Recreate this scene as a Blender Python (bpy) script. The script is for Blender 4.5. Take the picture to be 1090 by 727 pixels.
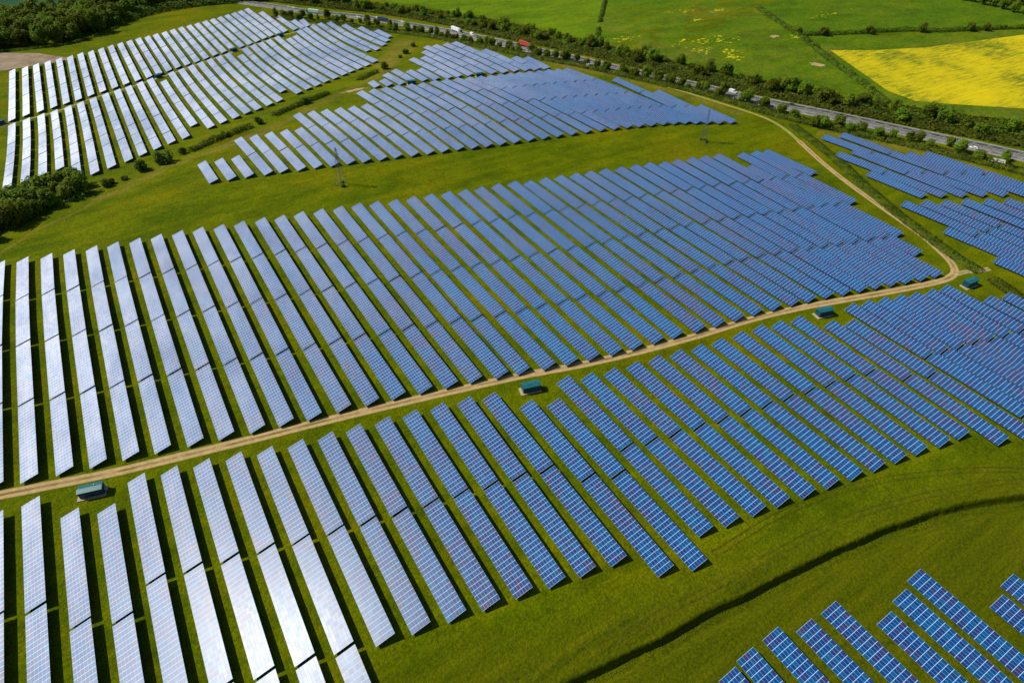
import bpy, bmesh, math, random
from mathutils import Vector, Matrix, noise
from mathutils.geometry import intersect_point_line
for o in list(bpy.data.objects): bpy.data.objects.remove(o)
R = math.radians
COL = bpy.context.scene.collection
scene = bpy.context.scene

# ------------------------------------------------------------------ camera, sky, sun, exposure
CAM_H = 173.5105
cd = bpy.data.cameras.new('camera'); cam = bpy.data.objects.new('camera', cd); COL.objects.link(cam)
cd.sensor_fit = 'HORIZONTAL'; cd.sensor_width = 36.0; cd.lens = 36.0 * 645.6207 / 1090.0
cd.clip_start = 1.0; cd.clip_end = 20000.0
_F = Vector((0.40444525338245685, 0.6302200361924694, -0.6627569260279087)); _R = Vector((0.8485260293917708, -0.5289457287305943, 0.014832177935026952)); _U = Vector((0.34121490949405503, 0.5683653068575026, 0.7486876942355477))
cam.matrix_world = Matrix(((_R.x, _U.x, -_F.x, 0), (_R.y, _U.y, -_F.y, 0), (_R.z, _U.z, -_F.z, CAM_H), (0, 0, 0, 1)))
scene.camera = cam
SUN_AZ = -50.0      # degrees from +Y towards +X
SUN_EL = 46.0
world = bpy.data.worlds.new('World'); scene.world = world; world.use_nodes = True
wn = world.node_tree; bg = wn.nodes['Background']; bg.inputs['Strength'].default_value = 0.075
sky = wn.nodes.new('ShaderNodeTexSky'); sky.sky_type = 'NISHITA'; sky.sun_disc = False
sky.sun_elevation = R(SUN_EL); sky.sun_rotation = R(SUN_AZ)
sky.air_density = 1.0; sky.dust_density = .9; sky.ozone_density = 2.6; sky.altitude = 100
wn.links.new(sky.outputs['Color'], bg.inputs['Color'])
sd = bpy.data.lights.new('sun', 'SUN'); sd.energy = 4.8; sd.angle = R(0.53); sd.color = (1.0, 0.95, 0.86)
sun = bpy.data.objects.new('sun', sd); COL.objects.link(sun)
_s = Vector((math.sin(R(SUN_AZ)) * math.cos(R(SUN_EL)), math.cos(R(SUN_AZ)) * math.cos(R(SUN_EL)), math.sin(R(SUN_EL))))
sun.rotation_euler = _s.to_track_quat('Z', 'Y').to_euler(); sun.location = (0, 0, 400)
vs = scene.view_settings; vs.view_transform = 'Standard'; vs.look = 'None'; vs.gamma = 1.0; vs.exposure = 0.14
vs.use_curve_mapping = False
scene.render.engine = 'CYCLES'
scene.render.resolution_x = 1024; scene.render.resolution_y = 682
scene.cycles.max_bounces = 5; scene.cycles.diffuse_bounces = 2; scene.cycles.glossy_bounces = 2
scene.cycles.transmission_bounces = 3; scene.cycles.transparent_max_bounces = 6
scene.cycles.caustics_reflective = False; scene.cycles.caustics_refractive = False

# ------------------------------------------------------------------ terrain
def sm(t):
    t = max(0.0, min(1.0, t)); return t * t * (3 - 2 * t)
TAU = 0.27925; LOW = 0.95; WID = 6.06
DITCH = ((33.4,41.8,),(50.1,40.1,),(61.3,38.1,),(73.4,36.5,),(93,34.2,),(106.4,32.1,),(124.6,29.9,),(143.5,27,),(158.8,24.2,),(175.5,20,),(192.5,15.4,),(212.8,7.3,),(232.9,-1.4,),)
def dist_line(x, y, line):
    best = 1e9; side = 0
    for (x1, y1), (x2, y2) in zip(line, line[1:]):
        dx, dy = x2 - x1, y2 - y1; l2 = dx * dx + dy * dy
        t = max(0, min(1, ((x - x1) * dx + (y - y1) * dy) / l2))
        ex, ey = x - x1 - t * dx, y - y1 - t * dy; d = math.hypot(ex, ey)
        if d < best: best = d; side = dx * ey - dy * ex
    return best if side > 0 else -best
def gh(x, y):
    """ground height: level by the near fields, falling away to the far left"""
    return -LOW - 30 * sm((y - .35 * x - 280) / 420)
def ditch_h(x, y):
    d = dist_line(x, y, DITCH)                      # + = uphill (far) side
    d += 0.7 * noise.noise(Vector((x * .06, y * .06, 0))) + 0.12 * noise.noise(Vector((x * .4, y * .4, 0)))
    if d > 14 or d < -9: return 0.0
    up = 0.75 * sm((14 - d) / 9) if d > 2.4 else 0.75      # low bank above the ditch
    if d > 2.4: return up
    if d > 0.9: return up - (up + 2.3) * sm((2.4 - d) / 1.5)
    if d > -1.3: return -2.3
    return -2.3 * sm((d + 4.4) / 3.1) if d > -4.4 else 0.0

# ------------------------------------------------------------------ materials
MATS = {}
class NT:
    def __init__(s, name):
        s.m = bpy.data.materials.new(name); s.m.use_nodes = True; s.t = s.m.node_tree
        s.b = s.t.nodes['Principled BSDF']; s.out = s.t.nodes['Material Output']
    def n(s, typ, **kw):
        nd = s.t.nodes.new(typ)
        for k, v in kw.items():
            if k.startswith('i_'):
                key = k[2:]; key = int(key) if key.isdigit() else key
                if isinstance(v, bpy.types.NodeSocket): s.t.links.new(v, nd.inputs[key])
                else: nd.inputs[key].default_value = v
            else: setattr(nd, k, v)
        return nd
    def link(s, a, b): s.t.links.new(a, b)
    def noise(s, scale, vec=None, detail=3, rough=.55, out='Fac'):
        nd = s.n('ShaderNodeTexNoise'); nd.inputs['Scale'].default_value = scale
        nd.inputs['Detail'].default_value = detail; nd.inputs['Roughness'].default_value = rough
        if vec is not None: s.link(vec, nd.inputs['Vector'])
        return nd.outputs[out]
    def ramp(s, fac, pts):
        nd = s.n('ShaderNodeValToRGB'); s.link(fac, nd.inputs[0]); e = nd.color_ramp.elements
        while len(e) < len(pts): e.new(.5)
        for el, (p, c) in zip(e, pts): el.position = p; el.color = (*c, 1) if len(c) == 3 else c
        return nd.outputs[0]
    def mix(s, f, a, b, typ='MIX'):
        nd = s.n('ShaderNodeMix', data_type='RGBA', blend_type=typ)
        for v, k in ((f, 0), (a, 6), (b, 7)):
            if isinstance(v, bpy.types.NodeSocket): s.link(v, nd.inputs[k])
            elif isinstance(v, (int, float)): nd.inputs[k].default_value = v
            else: nd.inputs[k].default_value = (*v, 1)
        return nd.outputs[2]
    def math(s, op, a, b=0.0, c=None, clamp=False):
        nd = s.n('ShaderNodeMath', operation=op); nd.use_clamp = clamp
        for i, v in enumerate((a, b, c)):
            if v is None: continue
            if isinstance(v, bpy.types.NodeSocket): s.link(v, nd.inputs[i])
            else: nd.inputs[i].default_value = v
        return nd.outputs[0]
    def pos(s, sx=1, sy=1, sz=1, rz=0):
        g = s.n('ShaderNodeNewGeometry'); mp = s.n('ShaderNodeMapping')
        mp.inputs['Scale'].default_value = (sx, sy, sz); mp.inputs['Rotation'].default_value = (0, 0, rz)
        s.link(g.outputs['Position'], mp.inputs['Vector']); return mp.outputs[0]
    def bump(s, h, st=.5, d=.3):
        nd = s.n('ShaderNodeBump'); nd.inputs['Strength'].default_value = st; nd.inputs['Distance'].default_value = d
        s.link(h, nd.inputs['Height']); s.link(nd.outputs[0], s.b.inputs['Normal'])
    def base(s, c, rough=.6, spec=.5, metal=0):
        if isinstance(c, bpy.types.NodeSocket): s.link(c, s.b.inputs['Base Color'])
        else: s.b.inputs['Base Color'].default_value = (*c, 1)
        if isinstance(rough, bpy.types.NodeSocket): s.link(rough, s.b.inputs['Roughness'])
        else: s.b.inputs['Roughness'].default_value = rough
        s.b.inputs['Specular IOR Level'].default_value = spec; s.b.inputs['Metallic'].default_value = metal

def simple(name, c, rough=.6, spec=.5, metal=0, var=.12, scale=1.5):
    if name in MATS: return MATS[name]
    t = NT(name); n = t.noise(scale, t.pos())
    d = tuple(x * (1 - var) for x in c); l = tuple(min(1, x * (1 + var)) for x in c)
    t.base(t.ramp(n, [(.3, d), (.7, l)]), rough, spec, metal); MATS[name] = t.m; return t.m

def grass_mat(name, a, b, c, dry, dryamt=.5, streak=(.02, .3, 0), fine=1.0, flowers=0.0, olive=False):
    t = NT(name); P = t.pos()
    big = t.noise(.012, P, 4, .6); mid = t.noise(.09, P, 4, .65); sml = t.noise(1.1 * fine, P, 4, .75)
    st = t.noise(1.0, t.pos(streak[0], streak[1], 1, streak[2]), 4, .6)
    col = t.mix(t.ramp(mid, [(.32, (0, 0, 0)), (.68, (1, 1, 1))]), a, b)
    col = t.mix(t.ramp(st, [(.42, (0, 0, 0)), (.7, (.75,) * 3)]), col, c)
    col = t.mix(t.math('MULTIPLY', t.ramp(big, [(.5, (0, 0, 0)), (.68, (1, 1, 1))]), dryamt), col, dry)
    md2 = t.noise(.38 * fine, P, 4, .7)
    col = t.mix(t.math('MULTIPLY', t.ramp(md2, [(.36, (1, 1, 1)), (.52, (0, 0, 0))]), .4), col, tuple(x * .5 for x in a))
    col = t.mix(t.math('MULTIPLY', t.ramp(sml, [(.38, (1, 1, 1)), (.56, (0, 0, 0))]), .55), col, tuple(x * .42 for x in a))
    col = t.mix(t.math('MULTIPLY', t.ramp(sml, [(.58, (0, 0, 0)), (.75, (1, 1, 1))]), .45), col, tuple(min(1, x * 1.7) for x in c))
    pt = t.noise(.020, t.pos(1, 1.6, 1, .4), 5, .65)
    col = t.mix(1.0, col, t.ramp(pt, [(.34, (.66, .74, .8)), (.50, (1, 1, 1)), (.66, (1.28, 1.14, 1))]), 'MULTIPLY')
    if flowers:
        fn = t.noise(.35, P, 5, .8)
        col = t.mix(t.ramp(fn, [(.66, (0, 0, 0)), (.70, (flowers,) * 3)]), col, (.5, .42, .02))
    if olive:      # the rough unmown field around the ditch is a browner grass
        g = t.n('ShaderNodeNewGeometry'); q = t.n('ShaderNodeSeparateXYZ'); t.link(g.outputs['Position'], q.inputs[0])
        v = t.math('SUBTRACT', 74.0, t.math('ADD', q.outputs[1], t.math('MULTIPLY', q.outputs[0], .235)))
        v = t.math('ADD', v, t.math('MULTIPLY', t.noise(.05, P, 3), 16.0))
        mk = t.ramp(t.math('DIVIDE', v, 30.0), [(.15, (0, 0, 0)), (.7, (1, 1, 1))])
        st2 = t.noise(1.0, t.pos(.02, .30, 1, R(-28)), 5, .65)
        oc = t.ramp(t.math('ADD', t.math('MULTIPLY', st2, .4), t.math('MULTIPLY', sml, .6)), [(.32, (.020, .030, .001)), (.45, (.056, .072, .001)), (.56, (.088, .098, .001)), (.68, (.150, .138, .003))])
        col = t.mix(mk, col, oc)
    t.base(col, .95, .03)
    t.b.inputs['Sheen Weight'].default_value = .03; t.b.inputs['Sheen Roughness'].default_value = .45
    t.b.inputs['Sheen Tint'].default_value = (.7, .8, .02, 1)
    t.bump(t.math('ADD', sml, t.noise(.35 * fine, P, 3, .7)), .9, .55)
    MATS[name] = t.m; return t.m
GR_A, GR_B, GR_C, GR_D = (.066, .100, .0005), (.110, .145, .0005), (.155, .172, .0005), (.185, .150, .001)
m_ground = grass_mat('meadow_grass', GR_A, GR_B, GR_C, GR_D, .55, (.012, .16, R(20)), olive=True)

def panel_mat():
    t = NT('solar_glass')
    uv = t.n('ShaderNodeUVMap'); uv.uv_map = 'cells'
    sx = t.n('ShaderNodeSeparateXYZ'); t.link(uv.outputs[0], sx.inputs[0]); U_, V_ = sx.outputs[0], sx.outputs[1]
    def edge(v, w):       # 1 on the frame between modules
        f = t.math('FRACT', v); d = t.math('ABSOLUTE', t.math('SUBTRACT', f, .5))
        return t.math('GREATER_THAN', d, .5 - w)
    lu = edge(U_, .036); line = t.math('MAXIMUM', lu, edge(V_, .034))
    fl = t.n('ShaderNodeVectorMath', operation='FLOOR'); t.link(uv.outputs[0], fl.inputs[0])
    oi = t.n('ShaderNodeObjectInfo'); cmb = t.n('ShaderNodeCombineXYZ'); t.link(oi.outputs['Random'], cmb.inputs[2])
    add = t.n('ShaderNodeVectorMath', operation='ADD'); t.link(fl.outputs[0], add.inputs[0])
    sc = t.n('ShaderNodeVectorMath', operation='SCALE'); t.link(cmb.outputs[0], sc.inputs[0]); sc.inputs['Scale'].default_value = 713.0
    t.link(sc.outputs[0], add.inputs[1])
    wnz = t.n('ShaderNodeTexWhiteNoise', noise_dimensions='3D'); t.link(add.outputs[0], wnz.inputs['Vector'])
    rnd = wnz.outputs['Value']; rs = t.n('ShaderNodeSeparateColor'); t.link(wnz.outputs['Color'], rs.inputs[0])
    patch = t.noise(.045, t.pos(1, .5, 1), 3, .7)
    # cell colour: blue, some modules violet grey, some teal; strings of a batch lie together
    k = t.math('ADD', t.math('MULTIPLY', rnd, .38), t.math('MULTIPLY', patch, .9))
    cell = t.ramp(k, [(.34, (.001, .058, .175)), (.55, (.001, .046, .160)), (.66, (.003, .030, .130)), (.77, (.022, .022, .100)), (.92, (.046, .028, .074))])
    teal = t.math('GREATER_THAN', rs.outputs[1], .86)
    cell = t.mix(t.math('MULTIPLY', teal, .6), cell, (.001, .080, .185))
    # wafer grid inside one module (10 x 6), only felt close by
    def fine(v, n_, w):
        f = t.math('FRACT', t.math('MULTIPLY', v, n_)); d = t.math('ABSOLUTE', t.math('SUBTRACT', f, .5)); return t.math('GREATER_THAN', d, .5 - w)
    waf = t.math('MAXIMUM', fine(U_, 10, .05), fine(V_, 6, .05))
    cell = t.mix(t.math('MULTIPLY', waf, .12), cell, (.12, .16, .26))
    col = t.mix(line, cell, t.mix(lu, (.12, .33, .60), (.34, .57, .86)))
    rough = t.math('ADD', t.math('MULTIPLY', rs.outputs[2], .025), .30)
    rough = t.math('MAXIMUM', rough, t.math('MULTIPLY', line, .5))
    t.base(col, rough, .20)
    t.b.inputs['IOR'].default_value = 1.52
    # faint dust / textured solar glass: a broad second lobe
    gl = t.n('ShaderNodeBsdfGlossy'); gl.inputs['Roughness'].default_value = .47; gl.inputs['Color'].default_value = (.90, .92, 1.0, 1)
    lw = t.n('ShaderNodeLayerWeight'); lw.inputs['Blend'].default_value = .5
    f = t.math('MULTIPLY', t.math('MULTIPLY', t.math('POWER', lw.outputs['Facing'], 2.8), .98), t.math('ADD', .88, t.math('MULTIPLY', rnd, .24)))
    # patchy cloud reflection put into the gloss strength, varying across the tables
    cloud_refl = t.noise(.022, t.pos(1, .45, 1), 4, .75)
    sr = t.n('ShaderNodeMapRange'); t.link(cloud_refl, sr.inputs['Value']); sr.inputs['From Min'].default_value = .38; sr.inputs['From Max'].default_value = .62; sr.inputs['To Min'].default_value = .62; sr.inputs['To Max'].default_value = 1.22
    f = t.math('MULTIPLY', f, sr.outputs[0])
    mx = t.n('ShaderNodeMixShader'); t.link(f, mx.inputs[0]); t.link(t.b.outputs[0], mx.inputs[1]); t.link(gl.outputs[0], mx.inputs[2])
    t.link(mx.outputs[0], t.out.inputs['Surface'])
    return t.m
m_panel = panel_mat()
m_alu = simple('aluminium', (.42, .43, .45), .45, .5, .6)
m_steel = simple('galvanised_steel', (.30, .31, .32), .55, .5, .7)
m_back = simple('backsheet', (.35, .36, .38), .6)

def leaf_mat(name, dark, light, alt):
    t = NT(name); oi = t.n('ShaderNodeObjectInfo'); g = t.noise(.35, t.pos(), 3, .6)
    at = t.n('ShaderNodeAttribute'); at.attribute_name = 'clump'
    c = t.mix(at.outputs['Fac'], dark, light)
    c = t.mix(t.math('MULTIPLY', t.ramp(g, [(.5, (0, 0, 0)), (.72, (1, 1, 1))]), .6), c, alt)
    hs = t.n('ShaderNodeHueSaturation'); t.link(c, hs.inputs['Color'])
    t.link(t.math('ADD', .475, t.math('MULTIPLY', oi.outputs['Random'], .05)), hs.inputs['Hue'])
    t.link(t.math('ADD', .9, t.math('MULTIPLY', oi.outputs['Random'], .9)), hs.inputs['Value'])
    t.base(hs.outputs[0], .7, .08)
    tr = t.n('ShaderNodeBsdfTranslucent'); t.link(hs.outputs[0], tr.inputs['Color'])
    mx = t.n('ShaderNodeMixShader'); mx.inputs[0].default_value = .38
    t.link(t.b.outputs[0], mx.inputs[1]); t.link(tr.outputs[0], mx.inputs[2]); t.link(mx.outputs[0], t.out.inputs['Surface'])
    return t.m
m_leaf = leaf_mat('leaves', (.036, .070, .004), (.140, .190, .010), (.150, .150, .012))
m_leaf2 = leaf_mat('hedge_leaves', (.032, .058, .005), (.098, .135, .010), (.090, .100, .014))
m_blossom = simple('hawthorn_blossom', (.62, .62, .52), .7)
m_bark = simple('bark', (.10, .075, .05), .9)

# ------------------------------------------------------------------ helpers
def tag(o, label=None, cat=None, group=None, kind=None):
    if label: o['label'] = label
    if cat: o['category'] = cat
    if group: o['group'] = group
    if kind: o['kind'] = kind
    return o
def empty(name, loc, rz=0.0, rx=0.0):
    o = bpy.data.objects.new(name, None); COL.objects.link(o); o.empty_display_size = .5
    o.location = loc; o.rotation_euler = (rx, 0, rz); return o
def mobj(name, me, parent=None, loc=(0, 0, 0)):
    o = bpy.data.objects.new(name, me); COL.objects.link(o)
    if parent: o.parent = parent
    o.location = loc; return o
class MB:
    def __init__(s): s.v = []; s.f = []; s.m = []; s.uv = {}
    def quad(s, pts, mi=0, uv=None):
        i = len(s.v); s.v += [tuple(p) for p in pts]; s.f.append(tuple(range(i, i + len(pts)))); s.m.append(mi)
        if uv: s.uv[len(s.f) - 1] = uv
    def box(s, c, d, mi=0, M=None):
        x, y, z = (q / 2 for q in d); P = [Vector((c[0] + a * x, c[1] + b * y, c[2] + e * z)) for e in (-1, 1) for b in (-1, 1) for a in (-1, 1)]
        if M: P = [M @ p for p in P]
        i = len(s.v); s.v += [tuple(p) for p in P]
        for f in ((0, 2, 3, 1), (4, 5, 7, 6), (0, 1, 5, 4), (2, 6, 7, 3), (0, 4, 6, 2), (1, 3, 7, 5)):
            s.f.append(tuple(i + k for k in f)); s.m.append(mi)
    def bar(s, a, b, r, mi=0, n=4, r2=None):
        a, b = Vector(a), Vector(b); d = (b - a).normalized(); q = d.to_track_quat('Z', 'Y'); r2 = r if r2 is None else r2
        i = len(s.v)
        for p, rr in ((a, r), (b, r2)):
            for k in range(n):
                an = 2 * math.pi * (k + .5) / n; s.v.append(tuple(p + q @ Vector((rr * math.cos(an), rr * math.sin(an), 0))))
        for k in range(n): s.f.append((i + k, i + (k + 1) % n, i + n + (k + 1) % n, i + n + k)); s.m.append(mi)
        s.f.append(tuple(i + n - 1 - k for k in range(n))); s.m.append(mi)
        s.f.append(tuple(i + n + k for k in range(n))); s.m.append(mi)
    def prism(s, prof, y0, y1, mi=0):      # profile in x,z swept along y
        i = len(s.v); n = len(prof)
        for y in (y0, y1): s.v += [(x, y, z) for x, z in prof]
        for k in range(n): s.f.append((i + k, i + (k + 1) % n, i + n + (k + 1) % n, i + n + k)); s.m.append(mi)
        s.f.append(tuple(i + n - 1 - k for k in range(n))); s.m.append(mi)
        s.f.append(tuple(i + n + k for k in range(n))); s.m.append(mi)
    def mesh(s, name, mats):
        me = bpy.data.meshes.new(name); me.from_pydata(s.v, [], s.f)
        for m in mats: me.materials.append(m)
        me.polygons.foreach_set('material_index', s.m)
        if s.uv:
            l = me.uv_layers.new(name='cells')
            for fi, u in s.uv.items():
                for li, c in zip(me.polygons[fi].loop_indices, u): l.data[li].uv = c
        me.update(); return me
    def build(s, name, mats, parent=None, loc=(0, 0, 0)):
        mats = mats if isinstance(mats, (list, tuple)) else [mats]
        return mobj(name, s.mesh(name, mats), parent, loc)
def wrap(ob, name, parent, loc=(0, 0, 0)): return mobj(name, ob, parent, loc)

# ------------------------------------------------------------------ ground: one sheet to the horizon
def make_ground():
    def axis(lo, hi, f0, f1, step, fine):
        out = [lo]; x = lo
        while x < hi - 1e-6:
            if f0 <= x < f1: s = fine
            elif -260 <= x < 1200: s = step
            else: s = max(step, abs(x) * .25)
            nx = x + s
            if x < f0 < nx: nx = f0
            if x < hi < nx: nx = hi
            x = nx; out.append(x)
        return out
    xs = axis(-6000, 9000, 20, 330, 8, .45); ys = axis(-4000, 9000, -60, 75, 8, .45)
    v = []; 
    for y in ys:
        for x in xs:
            z = gh(x, y)
            if 21 < x < 328 and -59 < y < 74: z += ditch_h(x, y)
            v.append((x, y, z))
    nx = len(xs); f = [(j * nx + i, j * nx + i + 1, (j + 1) * nx + i + 1, (j + 1) * nx + i) for j in range(len(ys) - 1) for i in range(nx - 1)]
    me = bpy.data.meshes.new('ground'); me.from_pydata(v, [], f); me.materials.append(m_ground)
    me.polygons.foreach_set('use_smooth', [True] * len(f))
    return tag(mobj('ground', me), kind='structure')
make_ground()

def catmull(pts, step):
    P = [Vector(p) for p in pts]; P = [P[0] * 2 - P[1]] + P + [P[-1] * 2 - P[-2]]; out = []
    for i in range(1, len(P) - 2):
        a, b, c, d = P[i - 1:i + 3]; n = max(1, int((c - b).length / step))
        for k in range(n):
            t = k / n; out.append(.5 * ((2 * b) + (c - a) * t + (2 * a - 5 * b + 4 * c - d) * t * t + (3 * b - a - 3 * c + d) * t ** 3))
    out.append(P[-2]); return out
def ribbon(name, line, offs, mats_idx, mats, z, step=4.0, wob=0.0, kind='structure', build=True, mb=None):
    """strips between the offsets offs[i], offs[i+1] along the line; z above the ground; uv = (metres along, offset)"""
    L = catmull(line, step); rows = []; s = 0
    for i, p in enumerate(L):
        d = (L[min(i + 1, len(L) - 1)] - L[max(i - 1, 0)]).normalized(); nrm = Vector((-d.y, d.x))
        if i: s += (p - L[i - 1]).length
        r = []
        for k, o in enumerate(offs):
            w = wob * noise.noise(Vector((s * .15, k * 7.3, 1.7))) + wob * .6 * noise.noise(Vector((s * .6, k * 3.1, 4.)))
            q = p + nrm * (o + w); r.append((q.x, q.y, gh(q.x, q.y) + (ditch_h(q.x, q.y) if 21 < q.x < 328 and -59 < q.y < 74 else 0) + (z[k] if isinstance(z, (list, tuple)) else z), s, o + w))
        rows.append(r)
    mb = mb or MB()
    for a, b in zip(rows, rows[1:]):
        for k in range(len(offs) - 1):
            if mats_idx[k] is None: continue
            q = (a[k + 1], b[k + 1], b[k], a[k])
            q = (a[k], b[k], b[k + 1], a[k + 1]) if False else q
            mb.quad([c[:3] for c in q][::-1], mats_idx[k], [c[3:] for c in q][::-1])
    if not build: return mb
    return tag(mb.build(name, mats), kind=kind)

# dirt track
def track_mat(name, dirt, mid_, grass, gamt, halfw):
    t = NT(name); uv = t.n('ShaderNodeUVMap'); uv.uv_map = 'cells'; sx = t.n('ShaderNodeSeparateXYZ'); t.link(uv.outputs[0], sx.inputs[0])
    P = t.pos(); w = t.math('ADD', sx.outputs[1], t.math('MULTIPLY', t.math('SUBTRACT', t.noise(.5, P, 4), .5), .5))
    a = t.math('ABSOLUTE', w)
    c = t.ramp(t.noise(.6, P, 5, .7), [(.3, tuple(x * .78 for x in dirt)), (.7, tuple(x * 1.15 for x in dirt))])
    cm = t.math('MULTIPLY', t.math('LESS_THAN', a, .55), t.ramp(t.noise(.12, P, 4), [(.3, (0, 0, 0)), (.6, (1, 1, 1))]))
    c = t.mix(cm, c, mid_)
    e = t.math('MULTIPLY', t.ramp(t.math('DIVIDE', a, halfw), [(.72, (0, 0, 0)), (.98, (1, 1, 1))]), 1.0)
    e = t.math('MAXIMUM', e, t.math('MULTIPLY', t.math('GREATER_THAN', t.noise(.7, P, 4, .7), .56), gamt))
    c = t.mix(e, c, grass); t.base(c, .95, .1); t.bump(t.noise(2., P, 4), .4, .1); return t.m
m_track = track_mat('dirt_track', (.42, .285, .13), (.17, .125, .035), (.085, .11, .002), .2, 2.2)
TR = ((-88.1,190.4,),(-80.3,188.2,),(-64.3,183.6,),(-47.6,178.9,),(-24.3,173.7,),(-2.6,169,),(23.8,163.6,),(51.7,157.4,),(77.5,151.3,),(100.5,145.5,),(124,138.5,),(149.7,132.5,),(177.6,127.2,),(208.4,122.5,),(233.9,116.8,),(258.8,109.5,),(284.7,101.9,),(303.9,96.7,),(316.8,94.1,),(326.2,94.7,),(333,99.4,),(338.7,108.2,),(345.4,121.5,),(351.2,138.9,),(358.2,161.4,),(367,186.9,),(377.2,211.9,),(392.4,242.9,),(400.7,261.9,),(404.7,280,),(402.8,299.3,),(396.7,327.7,),(389.1,362.4,),(378.6,397.2,),(366.3,433.3,),(353.8,472.7,),)
ribbon('track', TR[:28], [-2.2, -1.1, 0, 1.1, 2.2], [0] * 4, [m_track], [.03, .05, .06, .05, .03], 3.0, .35)
m_path = track_mat('worn_path', (.30, .24, .12), (.16, .16, .04), (.085, .115, .008), .6, 1.6)
m_fade = track_mat('faint_track', (.30, .27, .07), (.19, .20, .03), (.11, .14, .004), .4, 1.6)
ribbon('path', TR[27:], [-1.5, 0, 1.5], [0, 0], [m_fade], .05, 4, .35)
ribbon('path', ((-104.5,629.6,),(-95,635.3,),(-75.1,642.2,),(-54.2,649.4,),(-27.8,668.4,),(0.4,681.6,),(35.3,699.4,),(74.5,723.5,),(117.5,748.2,),(165.9,777.5,),(217,800.5,),), [-1.7, 0, 1.7], [0, 0], [m_path], .05, 6, .4)
m_spur = track_mat('worn_spur', (.34, .27, .13), (.2, .17, .06), (.085, .10, .008), .3, 1.8)
ribbon('path', ((326.2,93.7,),(332.5,92.4,),(340.9,88.8,),(346,87.7,),), [-1.5, 0, 1.5], [0, 0], [m_spur], .04, 3, .4)

# motorway
def road_mats():
    out = []
    for nm, c, v in (('asphalt_dark', (.050, .052, .060), .2), ('asphalt_worn', (.125, .12, .12), .2), ('road_paint', (.7, .7, .68), .1), ('verge', (.19, .18, .10), .3)):
        out.append(simple(nm, c, .85, .3, 0, v, .25))
    return out
RM = road_mats()
MW = ((161.2,988.5,),(206.5,923.7,),(240.4,872.6,),(284.7,822.4,),(314.5,773.1,),(339.4,693.8,),(349.5,602.6,),(355.1,538.1,),(364.1,487,),(377.5,434.1,),(395.2,391.9,),(412.2,353.2,),(426.4,315.5,),(442.9,283,),(458.5,252.3,),(471.6,222.2,),(484.8,194.3,),(497.3,167.9,),(505.8,147.3,),(517.1,117.8,),)
offs = [v * .74 for v in (-14.2, -11.2, -10.9, -7.6, -7.4, -4.0, -3.7, -1.6, 1.6, 3.7, 4.0, 7.4, 7.6, 10.9, 11.2, 14.2)]
ribbon('motorway', MW, offs, [3, 1, 1, 1, 1, 1, 1, 3, 0, 0, 0, 0, 0, 0, 3], RM, .06, 5.0)
for k, (o, dash) in enumerate(((-8.1, 0), (-5.5, 1), (-2.8, 0), (2.8, 0), (5.5, 1), (8.1, 0))):
    L = catmull(MW, 3.0); mb = MB()
    for i in range(len(L) - 1):
        if dash and i % 3: continue
        a, b = L[i], L[i + 1]; d = (b - a).normalized(); n_ = Vector((-d.y, d.x))
        q = [a + n_ * (o - .12), b + n_ * (o - .12), b + n_ * (o + .12), a + n_ * (o + .12)]
        mb.quad([(p.x, p.y, gh(p.x, p.y) + .075) for p in q][::-1])
    tag(mb.build('road_marking', RM[2]), kind='structure')
mbr = MB(); L = catmull(MW, 6.0)
for i in range(len(L) - 1):
    a, b = L[i], L[i + 1]
    mbr.bar((a.x, a.y, gh(a.x, a.y) + .75), (b.x, b.y, gh(b.x, b.y) + .75), .16)
    mbr.bar((a.x, a.y, gh(a.x, a.y)), (a.x, a.y, gh(a.x, a.y) + .8), .06)
br_ = mbr.build('crash_barrier', m_steel); tag(br_, 'long grey steel crash barrier down the middle of the motorway', 'crash barrier')

# fields beyond the motorway, draped sheets
def field(name, poly, mat, z=.05, cell=25.0):
    bm = bmesh.new(); vs_ = [bm.verts.new((x, y, 0)) for x, y in poly]; bm.faces.new(vs_)
    bmesh.ops.triangulate(bm, faces=bm.faces[:])
    xs = [p[0] for p in poly]; ys = [p[1] for p in poly]
    x = math.ceil(min(xs) / cell) * cell
    while x < max(xs):
        bmesh.ops.bisect_plane(bm, geom=bm.verts[:] + bm.edges[:] + bm.faces[:], plane_co=(x, 0, 0), plane_no=(1, 0, 0)); x += cell
    y = math.ceil(min(ys) / cell) * cell
    while y < max(ys):
        bmesh.ops.bisect_plane(bm, geom=bm.verts[:] + bm.edges[:] + bm.faces[:], plane_co=(0, y, 0), plane_no=(0, 1, 0)); y += cell
    for v in bm.verts: v.co.z = gh(v.co.x, v.co.y) + z
    bmesh.ops.recalc_face_normals(bm, faces=bm.faces[:])
    if sum(f.normal.z for f in bm.faces) < 0: bmesh.ops.reverse_faces(bm, faces=bm.faces[:])
    me = bpy.data.meshes.new(name); bm.to_mesh(me); bm.free(); me.materials.append(mat)
    return tag(mobj(name, me), kind='structure')
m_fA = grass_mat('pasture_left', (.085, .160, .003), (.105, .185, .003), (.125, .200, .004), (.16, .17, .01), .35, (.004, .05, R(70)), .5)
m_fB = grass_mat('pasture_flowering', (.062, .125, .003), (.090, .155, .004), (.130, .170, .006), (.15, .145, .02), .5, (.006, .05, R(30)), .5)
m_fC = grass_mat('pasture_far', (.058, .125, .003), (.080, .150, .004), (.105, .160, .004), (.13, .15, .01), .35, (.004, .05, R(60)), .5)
m_fT = grass_mat('young_crop', (.020, .085, .040), (.026, .100, .045), (.030, .110, .045), (.03, .09, .04), .3, (.004, .05, R(40)), .5)
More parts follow.
